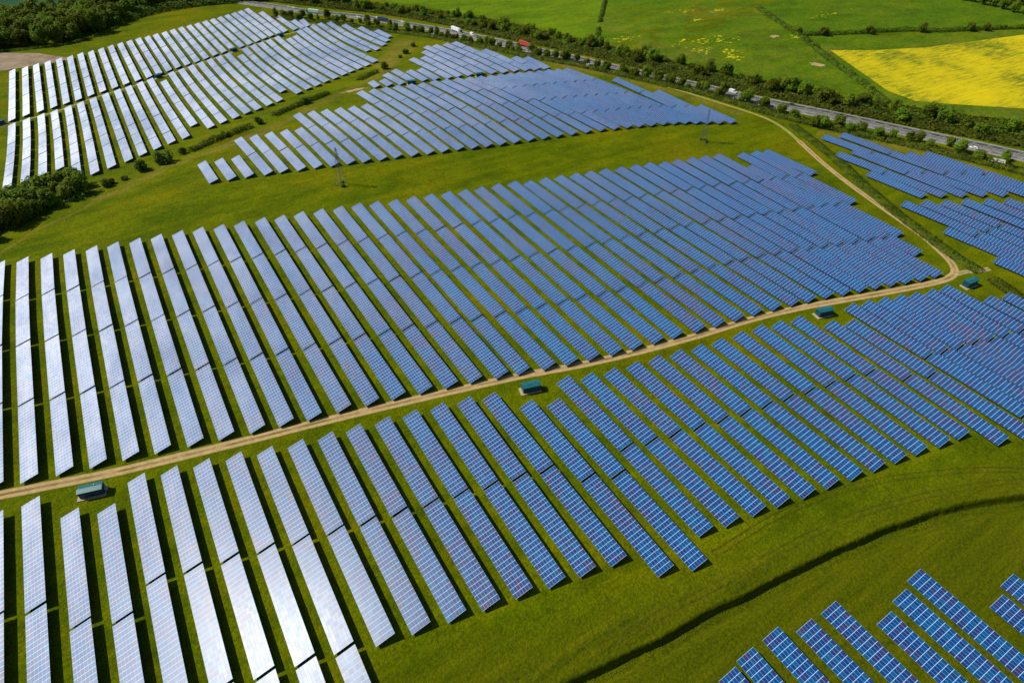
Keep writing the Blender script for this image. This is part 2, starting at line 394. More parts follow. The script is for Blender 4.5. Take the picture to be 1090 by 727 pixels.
def rape_mat():
    t = NT('oilseed_rape'); P = t.pos(.05, .38, 1, R(33)); P0 = t.pos()
    n = t.noise(1.0, P, 6, .8); b = t.noise(.014, P0, 3, .6); s = t.noise(.5, P0, 4, .7)
    k = t.math('ADD', t.math('MULTIPLY', n, .55), t.math('ADD', t.math('MULTIPLY', b, .38), t.math('MULTIPLY', s, .15)))
    c = t.ramp(k, [(.43, (.070, .120, .004)), (.49, (.22, .22, .004)), (.55, (.42, .35, .003)), (.72, (.60, .47, .003))])
    t.base(c, .9, .1); t.bump(s, .5, .4); return t.m
m_rape = rape_mat()
for nm, poly, mt, z in [('crop',((-205.3,1558.6,),(110.4,1401,),(44.5,1027.3,),(-34.7,1058.3,),(-96.3,1058.9,),(-172.7,1059.5,),),'T',0.05),('ploughed',((-145,877.2,),(-95.8,862.6,),(-62.4,842.2,),(-30.1,802.7,),(-63.7,798.9,),(-95.6,795.3,),(-140.3,783.3,),),'P',0.05),('a',((444,1234.6,),(863.6,1025.3,),(523.4,629.1,),(418.6,506.8,),(419.8,564.3,),(421.2,659.9,),(409.7,753.6,),(380.4,830.7,),(339.4,893.7,),),'A',0.05),('b',((523.7,628.6,),(580.8,564,),(661.7,523.8,),(635.1,463.3,),(612.7,418.1,),(567.7,345.4,),(532.4,282.7,),(512.4,252.5,),(493.5,277.4,),(472.4,306.5,),(454,340,),(440.1,380.8,),(426.8,426.9,),(414.8,500.4,),),'B',0.05),('c',((863.6,1025.3,),(1760.8,589.6,),(963,276.6,),(763.3,355.6,),(674.9,395.8,),(617.3,419.4,),(638.3,465.9,),(670.9,529.1,),(588.1,571.6,),(529.8,635.2,),),'C',0.05),('d',((611,413.2,),(667,390.3,),(756.1,351.4,),(949,271.1,),(608.7,137.6,),(535.4,223.6,),(513.8,251.8,),(551,312.8,),(588.4,376.6,),),'B',0.05),('y',((597.3,368.3,),(635.2,347.3,),(689.9,327.5,),(760.2,314.3,),(843.8,299.5,),(939.9,267.5,),(625.5,144.2,),(601.1,192.9,),(558,229,),(540.4,246,),(542.3,272,),(566.9,315.5,),),'Y',0.11)]:
    field('field', poly, {'A': m_fA, 'B': m_fB, 'C': m_fC, 'T': m_fT, 'Y': m_rape, 'P': None}[mt] if mt != 'P' else simple('ploughed_earth', (.23, .17, .11), .95, .1, 0, .35, .08), z)
# flowering patches and bare scrapes in the fields (real patches on the ground)
def patch(cx, cy, rx, ry, mat, z, seed, rot=0):
    rnd = random.Random(seed); pts = []
    for k in range(18):
        a = 2 * math.pi * k / 18; r = 1 + .45 * (rnd.random() - .5) * 2
        x, y = rx * r * math.cos(a), ry * r * math.sin(a)
        pts.append((cx + x * math.cos(rot) - y * math.sin(rot), cy + x * math.sin(rot) + y * math.cos(rot)))
    mb = MB(); mb.quad([(x, y, gh(x, y) + z) for x, y in pts]); return mb
m_yel = simple('rape_flowers', (.42, .40, .01), .9, .1, 0, .45, .3); m_bare = simple('bare_soil', (.36, .25, .12), .95, .1, 0, .2, .2)
mbp = MB()
for k, (x, y, a, b) in enumerate(((496.6,451.9,22,10,),(485.2,430.3,12,8,),(528.9,445.1,16,10,),(504,413.1,8,7,),(497.1,397.3,7,5,),(448.7,500.8,16,9,),(586.8,554.9,14,7,),(615.6,531.7,10,7,),(713.7,456.9,34,5,),(563.5,513.8,6,4,),(605.2,414.5,6,4,),)):
    rr = random.Random(k)
    for j in range(22):
        q = patch(x + rr.gauss(0, a * .6), y + rr.gauss(0, b * .6), rr.uniform(.5, 1.6) * rr.uniform(.6, 1.6), rr.uniform(.4, 1.5), m_yel, .11 + .003 * j + .02 * k, k * 9 + j)
        i = len(mbp.v); mbp.v += q.v; mbp.f += [tuple(i + n for n in f) for f in q.f]; mbp.m += q.m
tag(mbp.build('rape_flowers', m_yel), kind='stuff', label='loose drifts of yellow flowers in the green field beyond the motorway', cat='flowers')
for k, (x, y, a, b) in enumerate(((587.2,428.2,6,3.5,),(548.9,346.5,4.5,6,),(170.6,524.2,11,3.5,),)):
    tag(patch(x, y, a, b, m_bare, .12, 50 + k).build('bare_ground', m_bare), kind='structure')
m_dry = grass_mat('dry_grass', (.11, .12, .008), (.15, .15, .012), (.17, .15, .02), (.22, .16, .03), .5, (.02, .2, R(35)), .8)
for k, (ln, w) in enumerate([(((-37.2,410.3,),(-18.2,420.8,),(9.4,442.6,),(48.6,455.9,),(95.2,480.2,),(144,515.1,),(201.5,554,),(237.7,594.8,),(279.6,641.9,),),5),(((218.6,584.5,),(244,621.8,),(268.7,654.4,),(289.2,683.1,),),9),(((416.8,245.8,),(436.4,213.9,),(450.5,181.1,),(458.2,153.6,),(459.9,125.4,),(461.7,104.7,),),5),(((334.9,507.1,),(358.9,424,),(382.2,355.1,),(395.2,297.1,),),4),(((-83.4,368.5,),(-66.4,388,),(-42.5,403.2,),(-32.6,418.6,),),1.6)]):
    ribbon('verge', ln, [-w, -w * .3, w * .3, w], [0, 0, 0], [m_dry], .035, 6, w * .6)
m_mown = grass_mat('rough_grass', (.062, .072, .004), (.085, .084, .005), (.10, .092, .006), (.11, .085, .01), .6, (.05, .2, R(10)), 1.0)

m_rut = grass_mat('rut_grass', (.070, .080, .003), (.092, .095, .004), (.105, .10, .006), (.12, .10, .01), .5, (.05, .3, 0), 1.0)
for ln in [((107.5,48.3,),(132.6,47.4,),(156.6,43.8,),(178.9,37.4,),(199,28.9,),(214.7,20.8,),(228.7,11.7,),), ((59.9,44.5,),(79.4,43.1,),(99.6,40.6,),(122.1,38.6,),(142,36.4,),(165.1,31.7,),(187,25.2,),(208.1,17.3,),(223.9,9.5,),)]:
    for o_ in (-1.0, 1.0): ribbon('path', ln, [o_ - .28, o_, o_ + .28], [0, 0], [m_rut], .05, 2.0, .22)

# ------------------------------------------------------------------ solar tables
def table_meshes(L, n):
    """array slab, under-frame and post for a table of n modules, length L, centred on y, low edge at x=0"""
    c, s = math.cos(TAU), math.sin(TAU)
    def at(u, y, d): return (u * c - d * s, y, LOW + u * s + d * c)
    h = L / 2; W = WID; mb = MB()
    mb.quad([at(0, -h, .045), at(W, -h, .045), at(W, h, .045), at(0, h, .045)], 0, [(0, 0), (0, 6), (n, 6), (n, 0)])
    for a, b, e, f in (((0, -h), (0, h), 0, 0), ((0, h), (W, h), 0, 0), ((W, h), (W, -h), 0, 0), ((W, -h), (0, -h), 0, 0)):
        mb.quad([at(*a, .045), at(*b, .045), at(*b, 0), at(*a, 0)], 1)
    mb.quad([at(0, h, 0), at(W, h, 0), at(W, -h, 0), at(0, -h, 0)], 2)
    arr = mb.mesh('module_array', [m_panel, m_alu, m_back])
    np_ = max(2, round(L / 6.2)); ys = [-h + 1.2 + (L - 2.4) * k / (np_ - 1) for k in range(np_)]
    fr = MB()
    for u in (.9, 2.2, 3.8, 5.2): fr.bar(at(u, -h + .1, -.09), at(u, h - .1, -.09), .07)
    for y in ys:
        fr.bar(at(.5, y, -.22), at(5.6, y, -.22), .08)
        fr.bar((3.2 * c, y, LOW * .55), at(5.0, y, -.28), .05); fr.bar((2.8 * c, y, LOW * .55), at(1.2, y, -.28), .05)
    frm = fr.mesh('support_frame', [m_steel])
    po = MB(); po.bar((0, 0, 0), (0, 0, LOW + 3.0 * s - .25), .10, n=6); pm = po.mesh('post', [m_steel])
    return arr, frm, pm, ys
TM = {}
def get_table(L):
    n = max(4, round(L / 1.655)); 
    if n not in TM: TM[n] = (table_meshes(n * 1.66, n), n * 1.66, n)
    return TM[n]
TAB = (('low',6,1,-23.59,123.64,-23.55,86),
('low',7,1,-13.44,121.18,-13.43,83.54),
('low',9,1,6.88,116.07,7.08,76.93),
('low',8,1,-3.47,118.55,-3.39,80.91),
('low',5,1,-33.66,126.07,-33.63,88.43),
('low',10,1,16.82,113.88,16.77,74.75),
('low',11,1,26.88,111.58,26.9,72.45),
('low',12,1,37.1,109.55,36.87,70.18),
('low',2,0,-63.56,167,-63.44,126.02),
('low',3,0,-53.42,162.58,-53.3,121.45),
('low',4,1,-43.67,128.21,-43.71,90.57),
('low',13,1,47.2,107.59,46.81,68.15),
('low',14,1,57.47,105.24,56.9,65.81),
('low',17,1,87.47,90.45,87.09,51.55),
('low',15,1,67.49,103.06,66.74,63.74),
('low',1,0,-73.93,178.38,-73.81,137.43),
('low',18,1,97.3,86.07,97.2,47.6),
('low',16,1,77.32,100.67,77.01,61.5),
('low',4,0,-43.63,170.81,-43.67,129.17),
('br',4,0,119.67,18.54,119.67,-19.86),
('low',5,0,-33.69,168.22,-33.66,127.03),
('low',6,0,-23.64,165.77,-23.59,124.6),
('low',19,1,107.51,93.75,107.27,54.84),
('low',7,0,-13.46,163.09,-13.44,122.14),
('low',20,1,117.08,91.23,117.14,52.86),
('low',8,0,-3.57,159.91,-3.48,119.51),
('low',21,1,127.2,89.25,127.7,50.98),
('low',9,0,6.66,157.47,6.87,117.03),
('br',3,0,109.25,18.93,109.25,-19.47),
('low',10,0,16.87,155.26,16.82,114.84),
('low',22,1,137.16,86.99,137.18,49.06),
('low',1,1,-73.81,136.47,-73.7,98.83),
('low',11,0,26.86,153.43,26.88,112.54),
('low',23,1,147.48,84.99,147.54,46.79),
('low',12,0,37.34,151.41,37.1,110.51),
('br',2,0,99.24,22.37,99.24,-16.03),
('low',24,1,157.76,83.02,157.82,45.04),
('low',13,0,47.62,149.34,47.21,108.55),
('low',25,1,168.01,81.35,168.09,42.93),
('low',14,0,58.09,147.27,57.49,106.2),
('low',26,1,178.37,79.64,178.16,41.11),
('low',3,1,-53.3,120.49,-53.19,82.85),
('low',15,0,68.29,144.74,67.51,104.02),
('low',17,0,87.86,130.69,87.48,91.41),
('low',27,1,188.9,77.74,188.17,39.29),
('br',5,0,130.84,8.18,130.84,-30.22),
('low',18,0,97.41,125.93,97.31,87.03),
('low',16,0,77.64,141.6,77.32,101.63),
('low',28,1,199.33,75.94,197.91,37.52),
('low',29,1,209.6,74.03,208.66,35.08),
('low',2,1,-63.44,125.06,-63.33,87.42),
('low',31,1,229.56,61.78,228.23,24.27),
('low',30,1,219.5,71.69,218.25,33.46),
('br',6,0,140.9,9.82,140.9,-28.58),
('br',7,0,150.57,11.29,150.57,-27.11),
('low',19,0,107.76,134.18,107.52,94.71),
('br',1,0,88.93,22.31,88.93,-16.09),
('low',20,0,117.02,130.64,117.08,92.19),
('mid',1,3,-74.3,229.13,-74.1,188.79),
('mid',2,3,-64.02,226.73,-63.86,186.23),
('low',21,0,126.69,128.01,127.18,90.21),
('mid',3,3,-53.99,224.38,-53.86,183.79),
('low',22,0,137.14,126.2,137.16,87.95),
('mid',4,3,-43.98,222.09,-43.89,181.58),
('mid',5,3,-34.06,219.91,-33.95,178.99),
('low',23,0,147.42,124.41,147.48,85.95),
('mid',6,3,-23.71,217.72,-23.54,176.32),
('mid',7,3,-13.58,215.34,-13.43,173.78),
('low',24,0,157.7,122.38,157.76,83.98),
('mid',8,3,-3.24,212.5,-3.04,171.02),
('low',25,0,167.92,120.27,168.01,82.31),
('mid',9,3,6.63,210.11,6.8,168.82),
('mid',10,3,16.54,207.56,16.6,166.31),
('low',26,0,178.58,118.71,178.37,80.6),
('low',27,0,189.65,117.24,188.92,78.7),
('low',33,1,249.93,64.71,249.93,27.07),
('low',28,0,200.81,116.01,199.36,76.9),
('mid',11,3,27.21,204.89,27.49,164.36),
('br',0,0,81.04,21.29,81.04,-17.11),
('low',31,0,230.95,101.33,229.59,62.74),
('mid',12,3,37.66,202.6,37.85,161.97),
('low',32,0,239.86,96.91,239.86,58.51),
('low',29,0,210.55,113.49,209.62,74.99),
('mid',13,3,47.63,200.12,47.9,159.87),
('low',32,1,239.86,57.55,239.86,19.91),
('low',30,0,220.79,111.19,219.53,72.65),
('mid',14,3,57.96,197.31,58.26,157.22),
('mid',15,3,68.05,194.95,68.23,154.57),
('low',33,0,249.93,104.24,249.93,65.67),
('mid',16,3,77.96,191.82,78,152.11),
('low',8,2,-3.39,79.95,-3.32,49.03),
('mid',17,3,88.19,188.46,88.25,148.95),
('low',34,0,258.89,102,258.89,63.9),
('mid',18,3,97.19,185.15,97.02,146.41),
('low',35,0,267.56,99.4,267.56,61.73),
('mid',19,3,107.56,182.12,107.54,143.19),
('mid',20,3,117.28,179.62,117.04,140.47),
('mid',21,3,126.99,177.54,126.63,138.1),
('mid',22,3,137.3,175.26,136.94,135.7),
('mid',1,2,-74.5,268.84,-74.31,230.09),
('low',36,0,276.02,96.71,276.02,60.11),
('mid',23,3,147.08,173.57,146.68,133.91),
('low',37,0,284.32,94.05,284.32,57.5),
('mid',2,2,-64.18,266.36,-64.02,227.69),
('mid',3,2,-54.13,264.19,-54,225.34),
('mid',4,2,-44.06,261.94,-43.98,223.05),
('low',38,0,293.43,91.46,293.43,55.57),
('low',34,1,258.89,62.94,258.89,25.3),
('mid',24,3,157.45,170.74,157.21,132.09),
('mid',5,2,-34.17,259.81,-34.06,220.87),
('mid',6,2,-23.86,257.96,-23.71,218.68),
('mid',25,3,167.5,168.9,167.05,130.44),
('mid',7,2,-13.73,255.38,-13.59,216.3),
('mid',8,2,-3.43,252.96,-3.24,213.46),
('mid',26,3,178.52,166.64,178.33,128.2),
('mid',9,2,6.47,250.6,6.63,211.07),
('mid',10,2,16.47,248.05,16.53,208.52),
('mid',27,3,188.55,164.89,188.73,126.4),
('low',39,0,302.94,89.64,302.94,53.51),
('mid',11,2,26.94,245.38,27.21,205.85),
('mid',28,3,198.95,163.14,199.22,124.64),
('mid',12,2,37.48,243.01,37.66,203.56),
('mid',29,3,209.45,161.82,209.88,123.21),
('mid',13,2,47.36,240.34,47.62,201.08),
('br',9,0,173.04,-4.46,173.04,-42.86),
('mid',30,3,219.76,159.97,220.26,121.16),
('mid',14,2,57.67,237.61,57.96,198.27),
('mid',31,3,229.91,158.18,230.61,118.98),
('mid',32,3,239.17,156.38,239.65,116.74),
('mid',19,2,107.59,224.1,107.56,183.08),
('mid',33,3,249.17,154.26,249.45,114.35),
('mid',18,2,97.37,226.41,97.19,186.11),
('mid',15,2,67.86,234.87,68.04,195.91),
('mid',20,2,117.54,221.8,117.29,180.58),
('mid',17,2,88.13,229.14,88.19,189.42),
('mid',16,2,77.92,231.9,77.96,192.78),
('mid',34,3,258.82,151.32,258.9,111.54),
('low',7,2,-13.43,82.58,-13.42,51.66),
('low',35,1,267.56,60.77,267.56,23.13),
('mid',35,3,267.94,148.47,267.89,109.04),
('br',8,0,163.54,-6.18,163.54,-44.58),
('mid',21,2,127.36,218.96,126.99,178.5),
('mid',22,2,137.7,217.06,137.31,176.22),
('mid',36,3,276.94,145.6,276.7,106.6),
('mid',24,2,157.7,212.68,157.45,171.7),
('mid',37,3,285.94,142.9,285.48,104.13),
('mid',23,2,147.49,214.93,147.09,174.53),
('mid',38,3,294.66,140.07,293.69,101.68),
('mid',25,2,167.99,210.19,167.51,169.86),
('mid',39,3,303.68,137.21,302.54,99.14),
('mid',26,2,178.73,207.56,178.53,167.6),
('mid',40,3,313.01,134.58,311.7,97.12),
('mid',27,2,188.37,205.66,188.55,165.85),
('mid',28,2,198.65,204.04,198.94,164.1),
('mid',2,1,-64.33,305.81,-64.18,267.32),
('mid',1,1,-74.7,307.51,-74.51,269.8),
('mid',3,1,-54.25,302.75,-54.13,265.15),
('mid',5,1,-34.27,298.68,-34.17,260.77),
('mid',4,1,-44.15,300.37,-44.07,262.9),
('mid',29,2,209.01,201.78,209.44,162.78),
('mid',7,1,-13.87,293.92,-13.73,256.34),
('mid',6,1,-24.01,296.19,-23.86,258.92),
('mid',8,1,-3.61,291.77,-3.43,253.92),
('rl',1,0,357.63,119.46,362.58,63.96),
('low',36,1,276.02,59.15,276.02,21.51),
('mid',9,1,6.31,289.67,6.46,251.56),
('mid',10,1,16.41,287.51,16.47,249.01),
('mid',30,2,219.26,199.78,219.75,160.93),
('mid',11,1,26.68,285.1,26.94,246.34),
('mid',31,2,229.2,198.16,229.89,159.14),
('mid',12,1,37.3,282.66,37.47,243.97),
('mid',14,1,57.37,277.76,57.66,238.57),
('rl',2,0,365.57,149.64,368.48,108.16),
('mid',13,1,47.1,279.96,47.35,241.3),
('mid',15,1,67.68,275.21,67.86,235.83),
('mid',32,2,238.7,195.99,239.16,157.34),
('mid',18,1,97.54,267.95,97.37,227.37),
('mid',16,1,77.89,272.44,77.92,232.86),
('mid',17,1,88.07,270.12,88.13,230.1),
('mid',33,2,248.89,193.21,249.16,155.22),
('mid',34,2,258.74,190.69,258.82,152.28),
('mid',35,2,267.99,188.08,267.94,149.43),
('mid',19,1,107.61,264.51,107.59,225.06),
('mid',36,2,277.19,185.42,276.95,146.56),
('mid',37,2,286.4,182.59,285.95,143.86),
('mid',21,1,127.74,259.63,127.37,219.92),
('mid',20,1,117.79,261.93,117.54,222.76),
('mid',38,2,295.66,179.74,294.68,141.03),
('mid',39,2,304.87,176.95,303.71,138.17),
('mid',41,2,322.33,171.79,321.8,132.71),
('mid',22,1,138.07,257.51,137.7,218.02),
('mid',40,2,314.41,174.36,313.05,135.54),
('mid',42,2,331.32,168.76,330.49,129.97),
('mid',23,1,147.9,254.75,147.5,215.89),
('mid',24,1,157.95,252.79,157.71,213.64),
('rl',3,0,376.71,144.01,378.77,107.41),
('mid',25,1,168.46,249.83,168,211.15),
('mid',26,1,178.92,247.12,178.73,208.52),
('mid',27,1,188.18,245.63,188.36,206.62),
('mid',28,1,198.38,243.02,198.65,205),
('mid',29,1,208.57,241.22,209,202.74),
('mid',30,1,218.75,239.24,219.24,200.74),
('mid',1,0,-74.91,348.75,-74.7,308.47),
('low',37,1,284.32,56.54,284.32,18.9),
('mid',4,0,-44.23,340.62,-44.15,301.33),
('mid',3,0,-54.38,342.87,-54.25,303.71),
('mid',8,0,-3.8,331.76,-3.62,292.73),
('mid',7,0,-14.01,333.86,-13.87,294.88),
('mid',6,0,-24.16,336.05,-24.01,297.15),
('mid',5,0,-34.38,338.4,-34.27,299.64),
('mid',9,0,6.15,329.35,6.3,290.63),
('mid',2,0,-64.49,345.5,-64.34,306.77),
('mid',31,1,228.52,236.09,229.18,199.12),
('mid',33,1,248.62,232,248.88,194.17),
('mid',32,1,238.24,234.14,238.69,196.95),
('mid',10,0,16.35,326.26,16.41,288.47),
('mid',12,0,37.12,321.47,37.29,283.62),
('mid',11,0,26.42,323.69,26.67,286.06),
('mid',14,0,57.09,316.77,57.37,278.72),
('mid',13,0,46.84,318.44,47.09,280.92),
('mid',34,1,258.66,229.19,258.74,191.65),
('mid',17,0,88.01,309.92,88.07,271.08),
('mid',16,0,77.85,311.77,77.89,273.4),
('mid',15,0,67.5,314.19,67.67,276.17),
('mid',37,1,286.86,221.99,286.41,183.55),
('mid',36,1,277.43,224.27,277.2,186.38),
('mid',35,1,268.04,226.39,268,189.04),
('low',40,0,312.81,73.89,312.81,35.77),
('rl',5,0,399.53,132.59,402.56,79.35),
('rl',4,0,387.95,138.33,389.56,106.83),
('mid',43,1,341.75,204.73,340.35,165.6),
('low',6,2,-23.55,85.04,-23.52,54.12),
('low',0,0,-84.03,178.38,-83.92,140.43),
('mid',38,1,296.63,218.34,295.68,180.7),
('mid',18,0,97.71,306.81,97.55,268.91),
('mid',19,0,107.64,303.27,107.61,265.47),
('mid',20,0,118.03,301.13,117.79,262.89),
('mid',39,1,306.03,215.56,304.9,177.91),
('mid',21,0,128.09,298.91,127.74,260.59),
('mid',42,1,332.16,207.53,331.34,169.72),
('mid',41,1,322.86,210.02,322.35,172.75),
('mid',26,0,179.13,287.92,178.93,248.08),
('mid',25,0,168.93,290.28,168.47,250.79),
('mid',22,0,138.44,296.59,138.08,258.47),
('ru',3,2,414.92,166.26,419.05,130.08),
('mid',23,0,148.29,293.92,147.9,255.71),
('ru',1,1,393.39,179.24,396.37,142.55),
('mid',40,1,315.73,211.92,314.45,175.32),
('mid',24,0,158.19,291.96,157.96,253.75),
('ru',0,0,383.03,184.3,385.19,148.56),
('ru',4,2,427.59,158.57,430.66,123.83),
('ru',2,1,406.11,171.57,407.45,136.33),
('mid',28,0,198.09,282.22,198.37,243.98),
('mid',27,0,188.01,283.84,188.18,246.59),
('mid',29,0,208.14,279.98,208.56,242.18),
('mid',31,0,227.82,275.43,228.51,237.05),
('mid',30,0,218.26,277.89,218.74,240.2),
('rl',2,1,368.55,107.2,371.46,65.72),
('mid',32,0,237.77,273.09,238.23,235.1),
('mid',35,0,268.1,265.75,268.05,227.35),
('mid',34,0,258.58,268.17,258.66,230.15),
('mid',33,0,248.34,270.28,248.61,232.96),
('mid',40,0,317.16,252.56,315.77,212.88),
('ru',6,0,443.95,182.63,448.98,146.3),
('mid',39,0,307.22,255.36,306.06,216.52),
('mid',38,0,297.62,257.68,296.66,219.3),
('ru',2,0,404.64,210.31,406.07,172.53),
('mid',44,0,350.67,240.52,351.85,201.86),
('mid',36,0,277.66,262.08,277.44,225.23),
('mid',37,0,287.31,260.13,286.87,222.95),
('low',38,1,293.43,54.61,293.43,16.97),
('ru',5,0,432.49,188.59,437.18,153.65),
('ru',4,1,424.38,194.85,427.5,159.53),
('mid',43,0,343.14,243.52,341.78,205.68),
('mid',42,0,332.99,245.88,332.18,208.49),
('ru',5,1,437.31,152.69,441.98,117.88),
('ru',3,1,410.98,200.81,414.81,167.21),
('low',0,1,-83.92,139.47,-83.8,101.83),
('ru',1,0,390.67,212.81,393.31,180.2),
('low',41,0,322.99,70.63,322.99,32.51),
('ru',4,0,421.13,231.6,424.3,195.8),
('mid',41,3,321.78,131.75,321.53,113.72),
('rl',6,0,411.15,126.03,413.34,84.08),
('rl',3,1,378.82,106.45,380.89,69.85),
('ru',3,0,406.98,235.83,410.87,201.76),
('rl',0,0,351.42,89.33,353.55,62.05),
('mid',0,3,-84.38,232.54,-84.09,191.29),
('up',10,2,125.94,401.14,125.96,359.37),
('up',9,2,115.98,404.48,115.8,362.35),
('up',12,2,145.83,394.98,146.03,353.99),
('up',7,1,96.56,410.75,96.46,368.19),
('up',8,2,106.29,407.56,106.38,365.65),
('up',16,3,185.58,383.3,185.33,343.62),
('up',14,3,165.89,388.92,165.71,348.88),
('up',11,2,135.69,397.94,135.66,357.18),
('up',15,3,175.89,386.19,175.71,346.67),
('up',19,3,214.83,375.83,214.68,337.09),
('up',13,2,156.02,390.67,156.1,351.48),
('up',6,1,86.77,413.26,86.8,371.73),
('up',5,1,76.59,415.77,76.87,374.35),
('up',17,3,195.3,379.8,194.99,341.47),
('up',18,3,205.02,377.09,204.58,339.23),
('up',20,3,225.53,373.02,225.33,335.22),
('up',4,1,66.21,418.69,66.53,378.1),
('up',3,1,56.57,420.85,57.46,380.5),
('up',21,3,235.73,369.68,235.86,333.12),
('up',33,3,344.8,336.46,348.53,299.32),
('ru',6,1,449.11,145.34,453.77,111.66),
('up',22,3,245.84,367.03,246.12,330.87),
('up',2,0,46.02,423.22,46.55,384.04),
('up',1,0,35.69,425.88,36.48,386.73),
('up',23,3,256.2,364.4,256.9,328.55),
('up',30,3,321.88,345.66,325.72,309.6),
('up',32,3,337.53,339.37,341.27,303.28),
('up',29,3,313.2,348.42,316.76,312.56),
('up',24,3,266.77,362.1,268.09,326.42),
('up',0,0,25.39,428.42,26.05,389.63),
('up',31,3,329.86,342.44,333.66,306.64),
('up',27,3,295.92,353.94,299.01,318.43),
('up',28,3,304.5,351.06,307.82,315.52),
('up',26,3,286.64,356.4,289.24,321.13),
('up',36,0,371.33,323.12,371.49,286.97),
('up',34,2,355.03,331.48,355.61,295.27),
('up',35,1,363.79,327.3,363.18,290.92),
('up',25,3,277.05,358.77,279.07,323.9),
('rl',4,1,389.61,105.87,391.22,74.38),
('up',13,1,155.93,432.05,156.02,391.63),
('up',12,1,145.64,436.08,145.83,395.94),
('up',14,2,166.08,429.4,165.89,389.88),
('up',11,1,135.73,439.33,135.7,398.9),
('up',18,2,205.47,416.16,205.03,378.05),
('up',33,2,341.12,373.11,344.7,337.42),
('up',17,2,195.62,418.88,195.31,380.76),
('up',10,1,125.92,442.47,125.94,402.1),
('up',16,2,185.82,422.48,185.58,384.26),
('up',32,2,333.79,375.35,337.43,340.32),
('up',23,2,255.47,401.16,256.18,365.36),
('up',29,2,309.64,384.15,313.1,349.37),
('up',28,2,301.18,386.69,304.42,352.02),
('up',15,2,176.06,425.2,175.89,387.15),
('up',26,2,284.01,392.08,286.57,357.36),
('up',25,2,274.98,394.6,277,359.73),
('up',34,1,354.45,368.09,355.01,332.44),
('up',31,2,326.09,377.89,329.76,343.39),
('up',27,2,292.84,389.3,295.83,354.9),
('up',30,2,318.12,381.01,321.78,346.62),
('up',9,1,116.15,445.17,115.98,405.44),
('up',24,2,265.45,397.75,266.73,363.05),
('up',35,0,364.4,363.76,363.81,328.26),
('up',19,2,214.98,413.05,214.84,376.79),
('mid',41,0,323.13,229.87,322.87,210.98),
('up',21,2,235.6,406.05,235.72,370.64),
('up',8,1,106.21,448.1,106.29,408.52),
('up',22,2,245.56,402.92,245.83,367.99),
('up',6,0,86.75,453.95,86.77,414.22),
('up',20,2,225.72,409.32,225.53,373.98),
('up',5,0,76.32,456.37,76.58,416.73),
('up',7,0,96.66,450.53,96.57,411.71),
('up',3,0,55.7,460.8,56.55,421.81),
('up',4,0,65.9,458.37,66.21,419.65),
('up',31,1,322.14,415.12,325.99,378.85),
('up',32,1,329.95,412.38,333.69,376.3),
('up',30,1,314.19,418.02,318.02,381.97),
('up',33,1,337.43,409.88,341.02,374.07),
('up',28,1,297.68,424.26,301.09,387.65),
('up',27,1,289.55,427.05,292.75,390.25),
('up',29,1,305.96,421.16,309.55,385.11),
('up',26,1,281.22,429.86,283.94,393.04),
('up',25,1,272.8,432.16,274.92,395.56),
('rl',7,0,422.68,119.93,424.05,88.77),
('up',22,1,245.25,441.9,245.55,403.88),
('up',20,1,225.92,449.04,225.72,410.28),
('up',34,0,353.88,403.72,354.43,369.05),
('up',21,1,235.45,444.81,235.59,407.01),
('up',24,1,264.09,434.58,265.42,398.71),
('up',19,1,215.14,452.2,214.98,414.01),
('up',15,1,176.23,465.53,176.06,426.16),
('up',23,1,254.75,438.08,255.46,402.12),
('mid',0,0,-85.21,352.03,-84.95,314.55),
('up',16,1,186.06,461.55,185.82,423.44),
('up',18,1,205.91,454.36,205.48,417.12),
('up',14,1,166.26,469.08,166.08,430.36),
('up',17,1,195.93,457.09,195.63,419.84),
('up',13,0,155.84,471.39,155.93,433.01),
('up',32,0,325.94,450.98,329.85,413.34),
('up',31,0,318.01,453.93,322.04,416.07),
('up',30,0,310.04,457.05,314.09,418.98),
('up',29,0,302.07,460.28,305.87,422.11),
('up',33,0,333.64,447.62,337.33,410.83),
('up',24,0,262.56,476.07,264.06,435.53),
('up',28,0,294.03,463.34,297.59,425.22),
('up',9,0,116.32,484.76,116.15,446.13),
('up',23,0,253.92,480.24,254.73,439.04),
('up',21,0,235.3,488.32,235.45,445.77),
('up',25,0,270.46,472.7,272.75,433.11),
('up',17,0,196.3,502.55,195.94,458.05),
('up',22,0,244.91,484.9,245.24,442.86),
('up',27,0,286.13,466.39,289.47,428.01),
('up',8,0,106.13,487.43,106.21,449.06),
('mid',0,2,-84.65,271.04,-84.38,233.5),
('up',26,0,278.29,469.49,281.15,430.82),
('up',10,0,125.9,480.84,125.92,443.43),
('up',20,0,226.15,492.59,225.93,450),
('up',11,0,135.77,476.74,135.73,440.29),
('up',12,0,145.46,472.9,145.63,437.04),
('up',18,0,206.41,497.78,205.92,455.32),
('mid',0,1,-84.94,313.59,-84.65,272),
('up',16,0,186.33,505.32,186.07,462.51),
('up',19,0,215.3,493.16,215.14,453.16),
('up',15,0,176.42,507.36,176.24,466.49),
('up',14,0,166.45,510.33,166.26,470.04),
('low',39,1,302.94,52.55,302.94,14.91),
('far',15,0,329.17,503.56,324.1,460.67),
('ull',5,6,-36.72,487.42,-36.53,459.78),
('ull',6,6,-26.36,492.78,-26.15,464.92),
('ull',4,6,-47.2,489.81,-47.11,463.43),
('far',5,0,236.56,541.44,233.25,497.54),
('ull',7,6,-15.54,498.27,-15.26,470.16),
('ull',0,5,-87.31,498.93,-87,473.25),
('far',2,0,206.14,549.09,204.84,506.56),
('far',4,0,226.64,543.82,224.05,501.95),
('ull',8,6,-5.82,504.71,-5.66,476.71),
('ull',1,5,-77.35,504.9,-77.09,479.08),
('ull',2,5,-67.29,509.66,-67.13,483.79),
('ull',5,5,-36.91,515.53,-36.72,488.38),
